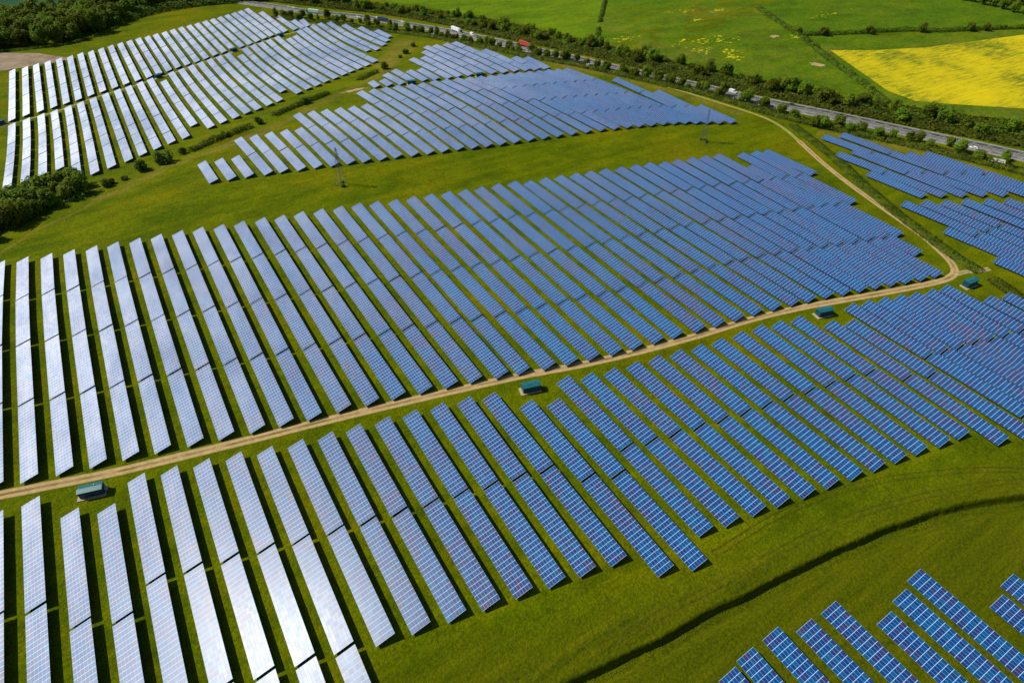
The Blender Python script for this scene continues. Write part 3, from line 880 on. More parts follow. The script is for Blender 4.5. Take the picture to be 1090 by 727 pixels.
('ull',9,6,4.35,511.14,4.57,483.31),
('ull',3,5,-57.05,514.18,-56.81,488.45),
('ull',6,5,-26.58,521.12,-26.37,493.74),
('ull',10,6,14.68,517.29,14.86,489.47),
('ull',4,5,-47.28,516.67,-47.2,490.77),
('far',10,3,283.14,514.22,280.38,479.14),
('ull',0,4,-87.62,525.09,-87.32,499.89),
('ull',7,5,-15.83,526.85,-15.55,499.23),
('ull',11,6,25.1,521.85,25.4,493.84),
('far',9,3,273.86,518.26,271.12,483.75),
('ull',1,4,-77.62,531.2,-77.36,505.86),
('ull',8,5,-5.98,533.2,-5.82,505.67),
('ull',5,4,-37.1,543.65,-36.91,516.49),
('ull',2,4,-67.45,536.02,-67.29,510.62),
('far',13,2,310.65,497.91,307.95,467.25),
('ull',6,4,-26.79,549.46,-26.58,522.08),
('ull',9,5,4.12,539.44,4.34,512.1),
('ull',13,6,45.15,533.94,45.37,506.01),
('ull',0,3,-87.94,551.24,-87.64,526.05),
('ull',3,4,-57.29,540.39,-57.06,515.14),
('ull',4,4,-47.37,543.52,-47.28,517.63),
('ull',7,4,-16.11,555.44,-15.84,527.81),
('ull',1,3,-77.88,557.51,-77.63,532.16),
('ull',10,5,14.49,545.59,14.67,518.25),
('ull',14,6,55.49,539.63,55.76,511.81),
('ull',11,5,24.8,550.34,25.09,522.81),
('ull',15,6,66.14,544.93,66.46,516.9),
('ull',8,4,-6.15,561.68,-5.99,534.16),
('ull',2,3,-67.61,562.38,-67.46,536.98),
('ull',5,3,-37.29,571.77,-37.11,544.61),
('ulu',0,4,-88.71,669.41,-88.99,640.69),
('far',6,2,245.39,523.49,243.64,492.9),
('ull',0,2,-88.25,577.4,-87.95,552.2),
('far',12,4,301.38,499.79,298.81,471.26),
('ull',6,3,-27.01,577.8,-26.8,550.42),
('far',7,2,254.61,520.97,252.04,490.74),
('ull',3,3,-57.54,566.6,-57.3,541.35),
('far',11,4,291.81,502.56,289.28,474.24),
('far',10,2,285.94,549.78,283.22,515.18),
('ull',16,6,76.31,550.98,76.68,523),
('ull',4,3,-47.45,570.38,-47.37,544.48),
('ull',1,2,-78.15,583.81,-77.89,558.47),
('ull',9,4,3.9,567.75,4.12,540.4),
('ull',7,3,-16.4,584.03,-16.12,556.4),
('ull',17,6,85.94,555.32,86.17,526.96),
('ulu',1,4,-78.29,675.51,-78.64,647.55),
('ull',12,5,34.93,547.9,35.23,521.87),
('far',9,2,276.63,553.24,273.93,519.21),
('ull',0,1,-88.57,603.56,-88.26,578.36),
('far',8,3,263.81,516.43,261.5,487.66),
('ull',13,5,44.93,562.36,45.15,534.9),
('ull',2,2,-67.77,588.74,-67.62,563.34),
('ull',5,2,-37.48,599.89,-37.3,572.73),
('ulu',2,4,-68.05,680.15,-68.19,652.18),
('ull',10,4,14.31,573.89,14.49,546.55),
('ull',0,0,-88.89,630.2,-88.58,604.52),
('ulu',0,3,-88.43,698.61,-88.7,670.37),
('ull',8,3,-6.31,590.17,-6.15,562.64),
('ull',18,6,96.54,560.84,96.83,532.57),
('ull',1,1,-78.42,610.11,-78.16,584.77),
('ull',11,4,24.5,578.83,24.79,551.3),
('ull',6,2,-27.22,606.14,-27.01,578.76),
('ulu',3,4,-57.8,684.73,-57.94,656.72),
('ull',3,2,-57.79,592.81,-57.55,567.56),
('ull',1,0,-78.69,636.9,-78.43,611.07),
('ull',4,2,-47.54,597.24,-47.46,571.34),
('ull',14,5,55.23,567.94,55.49,540.59),
('far',13,1,313.39,529.06,310.73,498.87),
('ull',7,2,-16.68,612.61,-16.41,584.99),
('ull',19,6,106.29,566.26,106.53,537.88),
('ull',2,1,-67.94,615.1,-67.78,589.7),
('ull',9,3,3.68,596.05,3.89,568.71),
('ull',5,1,-37.67,628.01,-37.49,600.85),
('ulu',4,4,-47.97,690.16,-48.23,662.18),
('ull',15,5,65.8,573.45,66.12,545.89),
('ull',2,0,-68.1,641.94,-67.94,616.06),
('ull',5,0,-37.87,656.61,-37.68,628.97),
('ull',6,1,-27.44,634.48,-27.23,607.1),
('ulu',1,3,-77.93,703.96,-78.28,676.47),
('ull',3,1,-58.03,619.02,-57.8,593.77),
('ull',6,0,-27.66,663.3,-27.44,635.44),
('ull',8,2,-6.48,618.65,-6.32,591.13),
('ull',4,1,-47.62,624.09,-47.54,598.2),
('ull',10,3,14.12,602.19,14.3,574.85),
('ull',3,0,-58.28,645.71,-58.04,619.98),
('ull',7,1,-16.97,641.2,-16.69,613.57),
('ulu',2,3,-67.9,708.6,-68.04,681.11),
('ull',16,5,75.94,579.43,76.3,551.94),
('ull',4,0,-47.71,651.43,-47.63,625.05),
('ull',13,4,44.71,590.77,44.92,563.32),
('ull',7,0,-17.26,670.27,-16.98,642.16),
('ulu',5,4,-38.14,694.43,-38.46,666.8),
('ull',11,3,24.2,607.32,24.49,579.79),
('far',6,1,247.17,554.57,245.44,524.45),
('ull',12,4,34.63,574.42,34.92,548.86),
('ull',17,5,85.7,584.17,85.93,556.28),
('ull',9,2,3.46,624.36,3.67,597.01),
('ulu',3,3,-57.66,713.22,-57.79,685.69),
('far',12,3,303.98,528.79,301.46,500.74),
('ulu',0,2,-88.14,727.82,-88.42,699.57),
('ull',8,1,-6.64,647.14,-6.48,619.61),
('ull',21,6,126.3,577.78,126.52,549.67),
('far',10,1,288.74,585.34,286.02,550.74),
('ull',8,0,-6.81,676.1,-6.65,648.1),
('ull',14,4,54.96,596.24,55.22,568.9),
('far',14,1,318.25,487.29,315.57,463.9),
('ulu',6,4,-27.92,700.96,-28.13,673.62),
('far',7,1,257.21,551.68,254.69,521.93),
('far',11,3,294.39,531.37,291.9,503.52),
('ull',18,5,96.25,589.59,96.53,561.8),
('ull',10,2,13.94,630.49,14.12,603.15),
('ull',15,4,65.47,601.97,65.79,574.41),
('far',9,1,279.4,588.22,276.71,554.2),
('ulu',4,3,-47.7,718.62,-47.96,691.12),
('ull',9,1,3.23,652.66,3.45,625.32),
('ull',9,0,3.01,681.45,3.22,653.62),
('ull',11,2,23.89,635.81,24.19,608.28),
('ull',22,6,136.75,584.71,136.94,556.52),
('far',8,2,266.16,545.68,263.89,517.39),
('ull',13,3,44.48,619.18,44.7,591.73),
('ull',19,5,106.05,595.11,106.28,567.22),
('ulu',7,4,-17.77,706.37,-17.94,679.47),
('ull',16,4,75.56,607.88,75.92,580.39),
('far',13,0,316.17,560.68,313.47,530.01),
('ulu',1,2,-77.57,732.4,-77.92,704.92),
('ull',10,0,13.56,687.57,13.75,659.75),
('ull',10,1,13.75,658.79,13.93,631.45),
('ull',12,3,34.33,600.93,34.62,575.38),
('ull',11,0,23.28,693.27,23.58,665.26),
('ulu',5,3,-37.82,722.54,-38.13,695.39),
('ull',23,6,146.95,590.05,147.21,561.99),
('ull',11,1,23.59,664.3,23.88,636.77),
('ull',17,4,85.47,613.01,85.69,585.13),
('ull',14,3,54.7,624.54,54.95,597.2),
('ulu',2,2,-67.76,737.05,-67.9,709.56),
('ulu',8,4,-7.37,711.67,-7.45,684.87),
('ull',15,3,65.13,630.48,65.45,602.93),
('ull',13,2,44.26,647.6,44.48,620.14),
('ulu',9,4,2.7,717.3,2.71,690.47),
('ulu',3,2,-57.51,741.71,-57.65,714.18),
('ull',24,6,156.79,595.73,156.99,567.6),
('ull',18,4,95.96,618.34,96.24,590.55),
('far',6,0,248.97,586.12,247.22,555.53),
('ulu',0,1,-87.86,757.02,-88.13,728.78),
('ulu',6,3,-27.71,728.78,-27.91,701.92),
('ulu',10,4,13.37,722.64,13.57,695.66),
('ull',20,5,116.58,592.14,116.85,565.85),
('ull',21,5,126.08,606.37,126.29,578.74),
('ull',35,0,274.09,741.07,274.1,699.45),
('ull',13,0,43.81,704.9,44.03,676.97),
('ull',25,6,167.5,601.24,167.57,572.79),
('ull',12,2,34.03,627.44,34.32,601.89),
('ull',16,3,75.19,636.33,75.55,608.84),
('ull',14,2,54.43,652.85,54.69,625.5),
('ull',13,1,44.04,676.01,44.25,648.56),
('ull',19,4,105.8,623.97,106.04,596.07),
('far',10,0,291.58,621.37,288.82,586.29),
('far',7,0,259.86,582.87,257.3,552.64),
('far',3,1,216.25,532.65,214.8,508.99),
('ulu',4,2,-47.43,747.07,-47.69,719.58),
('ulu',11,4,23.69,727.3,24.07,700.42),
('ull',17,3,85.23,641.85,85.46,613.97),
('ull',15,2,64.8,659,65.12,631.44),
('far',14,0,321.04,511.64,318.36,488.25),
('far',12,2,306.58,557.8,304.07,529.75),
('ull',14,0,53.89,709.93,54.16,682.11),
('ull',22,5,136.55,613.37,136.74,585.67),
('far',9,0,282.22,623.68,279.48,589.18),
('ull',14,1,54.16,681.15,54.42,653.81),
('far',11,2,296.96,560.17,294.47,532.32),
('ulu',7,3,-17.59,733.74,-17.76,707.33),
('ull',15,0,64.12,716.51,64.45,688.48),
('ull',12,1,33.73,653.95,34.02,628.4),
('ulu',12,4,33.48,732.7,33.89,705.85),
('ulu',1,1,-77.22,760.84,-77.56,733.36),
('ull',18,3,95.67,647.09,95.95,619.3),
('ull',12,0,33.42,680.95,33.72,654.91),
('ull',16,2,74.82,664.79,75.18,637.29),
('ull',15,1,64.46,687.52,64.79,659.96),
('ulu',5,2,-37.51,750.65,-37.81,723.5),
('far',8,1,268.51,574.92,266.24,546.63),
('ulu',2,1,-67.62,765.5,-67.76,738.01),
('ull',16,0,74.06,722.17,74.43,694.2),
('ull',17,2,85,670.7,85.23,642.81),
('ull',23,5,146.69,618.58,146.95,591.01),
('ulu',8,3,-7.29,738.96,-7.37,712.63),
('ull',19,3,105.56,652.83,105.8,624.93),
('ull',17,0,84.53,728.86,84.76,700.5),
('ull',16,1,74.44,693.24,74.8,665.75),
('ulu',0,0,-87.57,786.7,-87.85,757.98),
('ull',21,4,125.85,634.96,126.07,607.33),
('ulu',3,1,-57.37,770.2,-57.51,742.67),
('ulu',13,4,43.07,737.88,43.44,711.37),
('ull',17,1,84.77,699.54,84.99,671.66),
('ull',18,2,95.37,675.84,95.66,648.05),
('ull',24,5,156.59,624.35,156.78,596.69),
('ulu',9,3,2.7,744.61,2.7,718.26),
('ulu',6,2,-27.51,756.6,-27.71,729.74),
('ull',18,0,94.79,733.82,95.07,705.55),
('far',1,0,195.77,531.84,194.36,510.14),
('ull',20,4,116.31,618.9,116.57,593.1),
('ull',22,4,136.35,642.04,136.54,614.33),
('ulu',10,3,13.17,750.09,13.36,723.6),
('ull',28,6,197.67,618.49,197.81,590.48),
('ull',19,2,105.32,681.69,105.55,653.79),
('ull',18,1,95.08,704.59,95.36,676.8),
('ull',25,5,167.43,630.18,167.5,602.2),
('ull',19,0,104.83,739.89,105.07,711.51),
('ulu',29,0,204.33,835.35,205.32,797.95),
('ulu',4,1,-47.16,775.53,-47.42,748.03),
('ulu',14,4,52.61,743.59,53.04,717.45),
('ulu',11,3,23.32,754.66,23.68,728.26),
('ulu',1,0,-76.85,789.76,-77.2,761.8),
('ull',19,1,105.08,710.55,105.31,682.65),
('ull',29,6,207.45,624.09,207.63,595.92),
('ull',21,3,125.63,663.55,125.84,635.92),
('ull',23,4,146.42,647.11,146.68,619.54),
('ulu',7,2,-17.41,761.11,-17.58,734.7),
('far',3,0,217.75,557.27,216.31,533.61),
('ull',26,6,178.17,604.86,178.36,579.18),
('ulu',2,0,-67.47,794.43,-67.61,766.46),
('ulu',15,4,62.43,748.48,62.84,722.34),
('ulu',5,1,-37.19,778.76,-37.49,751.61),
('ulu',12,3,33.07,760.04,33.47,733.66),
('ull',22,3,136.15,670.7,136.34,643),
('ull',24,4,156.39,652.96,156.58,625.31),
('far',12,1,309.19,586.8,306.67,558.75),
('ull',20,3,116.04,645.67,116.3,619.86),
('ull',27,6,187.36,610.92,187.53,584.98),
('ulu',8,2,-7.22,766.24,-7.29,739.92),
('ull',30,6,218.3,631.53,218.44,603.38),
('far',8,0,270.9,604.65,268.59,575.88),
('ulu',3,0,-57.23,799.17,-57.37,771.16),
('ull',21,2,125.4,692.15,125.62,664.51),
('ull',21,0,124.95,749.81,125.17,721.7),
('far',11,1,299.54,588.97,297.05,561.13),
('ulu',16,4,72.58,753.8,73.08,727.57),
('ull',25,4,167.36,659.11,167.43,631.14),
('ull',21,1,125.18,720.74,125.39,693.11),
('ull',23,3,146.16,675.65,146.42,648.07),
('ulu',9,2,2.69,771.92,2.7,745.57),
('ull',22,0,135.56,757.18,135.75,728.99),
('ull',22,2,135.96,699.37,136.15,671.66),
('ulu',6,1,-27.3,784.42,-27.5,757.56),
('ulu',13,3,42.7,764.87,43.06,738.84),
('ulu',4,0,-46.89,804.46,-47.15,776.49),
('ulu',10,2,12.96,777.54,13.16,751.05),
('ull',20,2,115.76,672.43,116.03,646.63),
('ull',22,1,135.76,728.03,135.95,700.33),
('far',0,0,186.08,534.5,184.72,514.56),
('ulu',17,4,82.71,759.86,83.29,733.79),
('ull',24,3,156.18,681.58,156.38,653.92),
('ull',28,5,197.52,646.98,197.67,619.45),
('ull',23,0,145.36,761.73,145.62,733.67),
('ull',23,2,145.9,704.18,146.15,676.61),
('ull',20,0,115.21,726.44,115.48,700.15),
('ulu',11,2,22.94,782.02,23.3,755.62),
('ull',25,3,167.29,688.05,167.36,660.07),
('ulu',28,1,194.18,828.5,195.82,795.86),
('ull',31,4,230.64,685.16,231.34,655.36),
('ull',29,5,207.26,652.75,207.44,625.05),
('ull',23,1,145.63,732.71,145.89,705.14),
('ull',20,1,115.49,699.19,115.75,673.39),
('ulu',7,1,-17.23,788.48,-17.41,762.07),
('ulu',5,0,-36.86,807.35,-37.18,779.72),
('ull',24,0,155.57,767.9,155.77,739.76),
('ull',24,2,155.98,710.19,156.18,682.54),
('ulu',14,3,52.17,770.21,52.6,744.55),
('ull',26,5,177.97,631.03,178.16,605.82),
('ulu',12,2,32.66,787.37,33.06,761),
('ull',24,1,155.78,738.8,155.97,711.15),
('ull',25,2,167.22,716.98,167.29,689.01),
('ull',25,0,167.08,775.33,167.15,746.87),
('ulu',18,4,93.02,766.23,93.66,740.6),
('ulu',30,0,214.88,838.99,212.85,803.08),
('ulu',8,1,-7.14,793.53,-7.21,767.2),
('ull',30,5,218.16,660.17,218.29,632.49),
('ull',27,5,187.18,637.33,187.35,611.88),
('ull',25,1,167.15,745.91,167.22,717.94),
('far',12,0,311.84,616.29,309.27,587.76),
('ulu',15,3,62.02,775.1,62.42,749.44),
('ulu',6,0,-27.09,812.72,-27.29,785.38),
('ull',28,4,197.38,675.48,197.52,647.94),
('far',11,0,302.16,618.25,299.63,589.93),
('ulu',9,1,2.68,799.23,2.69,772.88),
('ulu',16,3,72.08,780.51,72.57,754.76),
('ulu',19,4,103,771.59,103.69,746.07),
('ull',29,4,207.08,681.4,207.25,653.71),
('ulu',13,2,42.32,791.86,42.68,765.83),
('ull',31,3,229.92,715.43,230.62,686.12),
('ulu',10,1,12.76,805,12.95,778.5),
('ull',33,3,253.63,697.29,254.46,668.03),
('ull',26,4,177.77,657.2,177.96,631.99),
('ulu',7,0,-17.05,816.33,-17.23,789.44),
('ulu',20,4,113.29,776.74,114.06,751.24),
('ull',31,2,229.21,745.71,229.9,716.39),
('ull',28,3,197.23,703.97,197.37,676.44),
('ull',31,1,228.49,775.98,229.18,746.67),
('ulu',11,1,22.56,809.38,22.93,782.98),
('ulu',17,3,82.12,786.41,82.69,760.82),
('ull',30,4,218.02,688.81,218.15,661.13),
('ulu',28,0,192.49,862.1,194.13,829.46),
('ull',31,0,227.76,806.74,228.47,776.94),
('ull',27,4,187.01,663.74,187.18,638.29),
('ull',29,3,206.89,710.05,207.07,682.36),
('ulu',14,2,51.73,796.83,52.15,771.17),
('ulu',8,0,-7.06,821.29,-7.14,794.49),
('ulu',21,4,123.89,782.27,124.84,756.83),
('ull',28,2,197.09,732.46,197.23,704.93),
('ull',28,0,196.79,789.93,196.94,761.91),
('ull',28,1,196.94,760.95,197.08,733.42),
('ulu',12,1,32.24,814.71,32.64,788.33),
('ull',29,2,206.71,738.7,206.88,711.01),
('ull',29,1,206.52,767.35,206.7,739.66),
('ull',33,0,251.08,786.96,251.91,757.71),
('ulu',15,2,61.62,801.72,62.01,776.06),
('ull',26,3,177.57,683.36,177.76,658.16),
('ull',30,3,217.88,717.45,218.01,689.77),
('ulu',9,0,2.68,827.02,2.68,800.19),
('ull',33,2,252.78,727.02,253.6,698.25),
('ull',29,0,206.33,796.48,206.51,768.31),
('ulu',22,4,134.04,788,135.09,762.59),
('ulu',18,3,92.36,792.33,92.99,767.19),
('ulu',10,0,12.55,832.93,12.75,805.96),
('ull',27,3,186.83,690.16,187,664.7),
('ull',30,2,217.73,746.09,217.87,718.41),
('ulu',16,2,71.57,807.22,72.06,781.47),
('ull',30,1,217.59,774.73,217.73,747.05),
('ull',33,1,251.94,756.75,252.75,727.98),
('ull',26,0,176.97,762.34,177.17,736.66),
('ulu',13,1,41.94,818.85,42.31,792.82),
('ull',26,2,177.37,709.53,177.57,684.32),
('ull',27,0,186.31,769.88,186.48,743.94),
('ulu',11,0,22.18,837.22,22.55,810.34),
('ull',30,0,217.45,803.85,217.59,775.69),
('ulu',19,3,102.29,797.6,102.97,772.55),
('ull',27,2,186.66,716.57,186.83,691.12),
('ulu',23,4,143.97,794.43,145.03,769.2),
('ull',26,1,177.18,735.7,177.37,710.49),
('ulu',17,2,81.53,812.96,82.1,787.37),
('ull',27,1,186.48,742.98,186.65,717.53),
('ulu',12,0,31.82,842.52,32.23,815.67),
('ulu',14,1,51.29,823.44,51.71,797.78),
('ulu',20,3,112.5,802.72,113.26,777.7),
('ull',34,2,264.27,710.05,264.54,682.54),
('ull',32,5,240.92,678.23,241.24,652.92),
('ulu',21,3,122.91,808.19,123.85,783.23),
('ulu',24,4,153.69,801.59,154.77,776.63),
('ulu',15,1,61.21,828.35,61.6,802.68),
('ulu',13,0,41.56,846.32,41.93,819.81),
('ulu',18,2,91.71,818.44,92.34,793.29),
('ulu',16,1,71.06,833.93,71.55,808.18),
('ulu',22,3,132.97,813.88,134,788.95),
('ull',34,0,263.71,766.5,263.98,738.99),
('ulu',25,4,163.05,807.79,164.17,782.87),
('ull',34,1,263.99,738.03,264.26,711.01),
('ulu',19,2,101.58,823.6,102.27,798.56),
('ulu',26,4,172.69,813.71,173.76,788.4),
('ulu',14,0,50.84,850.54,51.27,824.4),
('ulu',17,1,80.94,839.51,81.51,813.92),
('ull',32,4,240.6,704.02,240.91,679.19),
('ulu',20,2,111.71,828.7,112.47,803.68),
('ulu',23,3,142.88,820.14,143.92,795.39),
('ulu',15,0,60.79,855.45,61.19,829.31),
('ulu',21,2,121.94,834.11,122.88,809.15),
('ulu',16,0,70.54,861.11,71.04,834.89),
('ull',32,3,240.28,729.8,240.59,704.98),
('ulu',18,1,91.06,844.55,91.69,819.4),
('ull',32,1,239.65,781.38,239.95,756.55),
('ull',32,2,239.97,755.59,240.27,730.76),
('ulu',24,3,152.58,827.03,153.65,802.55),
('ull',32,0,239.32,807.64,239.63,782.34),
('ulu',22,2,131.9,839.77,132.93,814.84),
('ulu',27,3,182.22,817.22,182.82,792.66),
('ulu',17,0,80.34,866.54,80.92,840.47),
('ulu',19,1,100.88,849.6,101.56,824.56),
('ulu',25,3,161.92,833.18,163.01,808.75),
('ulu',23,2,141.79,845.85,142.84,821.1),
('ulu',26,3,171.61,839.5,172.65,814.67),
('ulu',20,1,110.92,854.67,111.68,829.66),
('ulu',18,0,90.39,871.14,91.03,845.51),
('ulu',21,1,120.97,860.04,121.9,835.07),
('ulu',19,0,100.16,876.09,100.85,850.56),
('ulu',24,2,151.48,852.48,152.54,827.99),
('ulu',22,1,130.83,865.65,131.86,840.72),
('ulu',20,0,110.11,881.13,110.89,855.63),
('ulu',25,2,160.78,858.58,161.87,834.14),
('ulu',27,2,181.61,842.26,182.2,818.18),
('ulu',23,1,140.7,871.57,141.75,846.81),
('ulu',21,0,119.97,886.44,120.93,861),
('ulu',26,2,170.53,865.3,171.57,840.46),
('ulu',22,0,129.74,892.02,130.79,866.61),
('ulu',24,1,150.37,877.92,151.44,853.44),
('ulu',23,0,139.6,897.76,140.66,872.53),
('ulu',25,1,159.64,883.98,160.73,859.54),
('ulu',27,1,180.99,867.3,181.58,843.22),
('ulu',26,1,169.44,891.09,170.49,866.26),
('ulu',24,0,149.25,903.84,150.33,878.88),
('ulu',25,0,158.48,909.85,159.59,884.94),
('ulu',27,0,180.37,892.81,180.97,868.26),
('ulu',26,0,168.34,917.36,169.4,892.05),
('low',5,2,-33.63,87.47,-33.62,76.55),
('low',33,2,249.93,26.11,249.93,20),
('rl',8,0,434.03,114.07,434.63,88.52))
def ordn(k): return '%d%s' % (k, 'th' if 10 <= k % 100 <= 20 else {1: 'st', 2: 'nd', 3: 'rd'}.get(k % 10, 'th'))
TOT = {}
LASTI = {}
for b_, k_, i_, *_r in TAB: TOT[b_] = max(TOT.get(b_, 0), k_); LASTI[(b_, k_)] = max(LASTI.get((b_, k_), 0), i_)
def table_label(b, k, i, px):
    tone = 'white sunlit' if px < 330 else 'pale lilac' if px < 520 else 'blue'
    last = LASTI[(b, k)]
    if b == 'mid':
        pos = ['nearest the dirt track', 'second up from the track', 'third up from the track', 'farthest up from the track'][min(3, last - i)] if last > 0 else 'standing alone'
        row = '%s row from left edge' % ordn(k + 1) if k < 23 else '%s row from right end' % ordn(TOT[b] + 1 - k)
        return '%s table %s, %s of middle field' % (tone, pos, row)
    if b == 'low':
        pos = ['touching the dirt track verge', 'second down from the track', 'third down from the track', 'fourth down from the track'][i]
        row = '%s row from left edge' % ordn(k + 1) if k < 21 else '%s row from right edge' % ordn(TOT[b] + 1 - k)
        return '%s solar table %s, %s below track' % (tone, pos, row)
    if b == 'br':
        return 'blue table, %s one, %s row from left in the field below the ditch' % (['upper', 'second', 'third'][i], ordn(k + 1))
    if b == 'up':
        return '%s solar table, %s down in %s row from left, field behind pylons' % (tone, ordn(i + 1), ordn(k + 1))
    if b == 'ru':
        return 'blue solar table, %s from top of %s row, right field beside motorway hedge' % (ordn(i + 1), ordn(k + 1))
    if b == 'rl':
        return 'blue solar table, %s from top of %s row, right field beside the dark hedge' % (ordn(i + 1), ordn(k + 1))
    return '%s solar table, %s from top of %s row in the far field' % (tone, ordn(i + 1), ordn(k + 1))
GRP = {'mid': 'solar tables above the dirt track', 'low': 'solar tables below the dirt track', 'br': 'solar tables below the ditch', 'up': 'solar tables behind the pylons', 'ru': 'solar tables by the motorway hedge', 'rl': 'solar tables by the dark hedge', 'ull': 'solar tables in the far left field', 'ulu': 'solar tables in the far left field', 'far': 'solar tables near the motorway'}
def screen_x(x, y):
    v = Vector((x, y, -CAM_H)); return 545 + 645.6207 * v.dot(_R) / v.dot(_F)
N_IND = 300; rest = MB(); rest_fr = MB()
for idx, (b, k, i, x0, y0, x1, y1) in enumerate(TAB):
    z0, z1 = gh(x0, y0), gh(x1, y1); dx, dy, dz = x0 - x1, y0 - y1, z0 - z1
    L = math.sqrt(dx * dx + dy * dy + dz * dz); rz = -math.atan2(dx, dy); rx = math.atan2(dz, math.hypot(dx, dy))
    (arr, frm, pm, ys), L0, n = get_table(L)
    rr = random.Random(idx * 7 + 1); zj = rr.uniform(-.12, .12)
    if idx < N_IND:
        root = empty('solar_table', ((x0 + x1) / 2, (y0 + y1) / 2, (z0 + z1) / 2 + zj), rz + rr.uniform(-.002, .002), rx)
        tag(root, table_label(b, k, i, screen_x((x0 + x1) / 2 + 3, (y0 + y1) / 2)), 'solar table', GRP[b])
        a = wrap(arr, 'module_array', root); a.scale = (1, L / L0, 1); a.rotation_euler = (0, rr.uniform(-.0035, .0035), 0)
        f_ = wrap(frm, 'support_frame', root); f_.scale = (1, L / L0, 1)
        for y in ys: wrap(pm, 'post', root, (3.0 * math.cos(TAU), y * L / L0, -zj))
    else:
        M = Matrix.Translation(((x0 + x1) / 2, (y0 + y1) / 2, (z0 + z1) / 2 + zj)) @ Matrix.Rotation(rz, 4, 'Z') @ Matrix.Rotation(rx, 4, 'X') @ Matrix.Diagonal((1, L / L0, 1, 1))
        off = idx * 37
        for me, tgt in ((arr, rest), (frm, rest)):
            base = len(tgt.v); tgt.v += [tuple(M @ v.co) for v in me.vertices]
            uvl = me.uv_layers[0].data if me.uv_layers else None
            for p in me.polygons:
                tgt.f.append(tuple(base + q for q in p.vertices)); tgt.m.append(p.material_index if me is arr else 3)
                if uvl and p.index == 0: tgt.uv[len(tgt.f) - 1] = [(uvl[l].uv[0] + off, uvl[l].uv[1] + 6 * (idx % 5)) for l in p.loop_indices]
        for y in ys[::2]: rest.bar(M @ Vector((2.9, y, 0)), M @ Vector((2.9, y, LOW + .5)), .1, 3)
tag(rest.build('solar_tables', [m_panel, m_alu, m_back, m_steel]), 'the far rows of solar tables in the upper fields near the motorway', 'solar tables', None, 'stuff')

# ------------------------------------------------------------------ vegetation
def leaf_quad(mb, p, d, s, rnd):
    u = d.orthogonal().normalized(); u = (Matrix.Rotation(rnd.random() * 6.28, 3, d) @ u); v = d.cross(u)
    a, b = s * rnd.uniform(.7, 1.2), s * rnd.uniform(.5, .9)
    mb.quad([p - u * a - v * b * .6, p + u * a * .3 - v * b, p + u * a + v * b * .4, p - u * a * .2 + v * b])
def crown_mesh(seed, w, h, base, nclump, nleaf, ls, mat, flat=1.0):
    """many leaf faces in clumps spread through an uneven crown volume"""
    rnd = random.Random(seed); mb = MB(); cl = []
    for k in range(nclump):
        for _ in range(20):
            p = Vector((rnd.uniform(-1, 1), rnd.uniform(-1, 1), rnd.uniform(-1, 1)))
            if .25 < p.length < 1: break
        p = Vector((p.x * w * .38, p.y * w * .38, base + (h - base) * (.5 + .42 * p.z)))
        cl.append((p, rnd.uniform(.14, .25) * w, rnd.random()))
    att = []
    for c, r, br in cl:
        for _ in range(nleaf):
            d = Vector((rnd.gauss(0, 1), rnd.gauss(0, 1), rnd.gauss(.25, 1) * flat)).normalized()
            p = c + d * r * rnd.uniform(.72, 1.05); 
            dd = (d + Vector((rnd.gauss(0, .5), rnd.gauss(0, .5), rnd.gauss(.75, .4)))).normalized()
            leaf_quad(mb, p, dd, ls, rnd); att.append(min(1, max(0, br * .7 + rnd.random() * .3)))
    me = mb.mesh('crown', [mat]); at = me.attributes.new('clump', 'FLOAT', 'FACE'); at.data.foreach_set('value', att)
    return me
def trunk_mesh(seed, h, r):
    rnd = random.Random(seed); mb = MB(); mb.bar((0, 0, -.3), (.1, .1, h * .45), r, 0, 7, r * .7); mb.bar((.1, .1, h * .44), (0, 0, h * .8), r * .7, 0, 6, r * .2)
    for k in range(5):
        a = rnd.random() * 6.28; z = h * rnd.uniform(.3, .5); e = h * .28
        mb.bar((.08, .08, z), (e * math.cos(a), e * math.sin(a), z + h * rnd.uniform(.2, .32)), r * .4, 0, 5, r * .12)
    return mb.mesh('trunk', [m_bark])
TREES = [(crown_mesh(10 + k, 10, 9.5, 1.0, 26, 60, .55, m_leaf), trunk_mesh(k, 9, .28)) for k in range(6)]
BUSHM = [(crown_mesh(40 + k, 7, 4.2, 0.1, 16, 55, .42, m_leaf2), trunk_mesh(20 + k, 3.5, .14)) for k in range(3)]
def place_tree(x, y, sc, kind, label, cat, group, rnd, name='broadleaf_tree'):
    cm, tm = rnd.choice(TREES if kind == 't' else BUSHM)
    r = empty(name, (x, y, gh(x, y)), rnd.random() * 6.28); r.scale = (sc * rnd.uniform(.85, 1.15), sc * rnd.uniform(.85, 1.15), sc * rnd.uniform(.85, 1.15))
    tag(r, label, cat, group); wrap(cm, 'crown', r); wrap(tm, 'trunk', r); return r
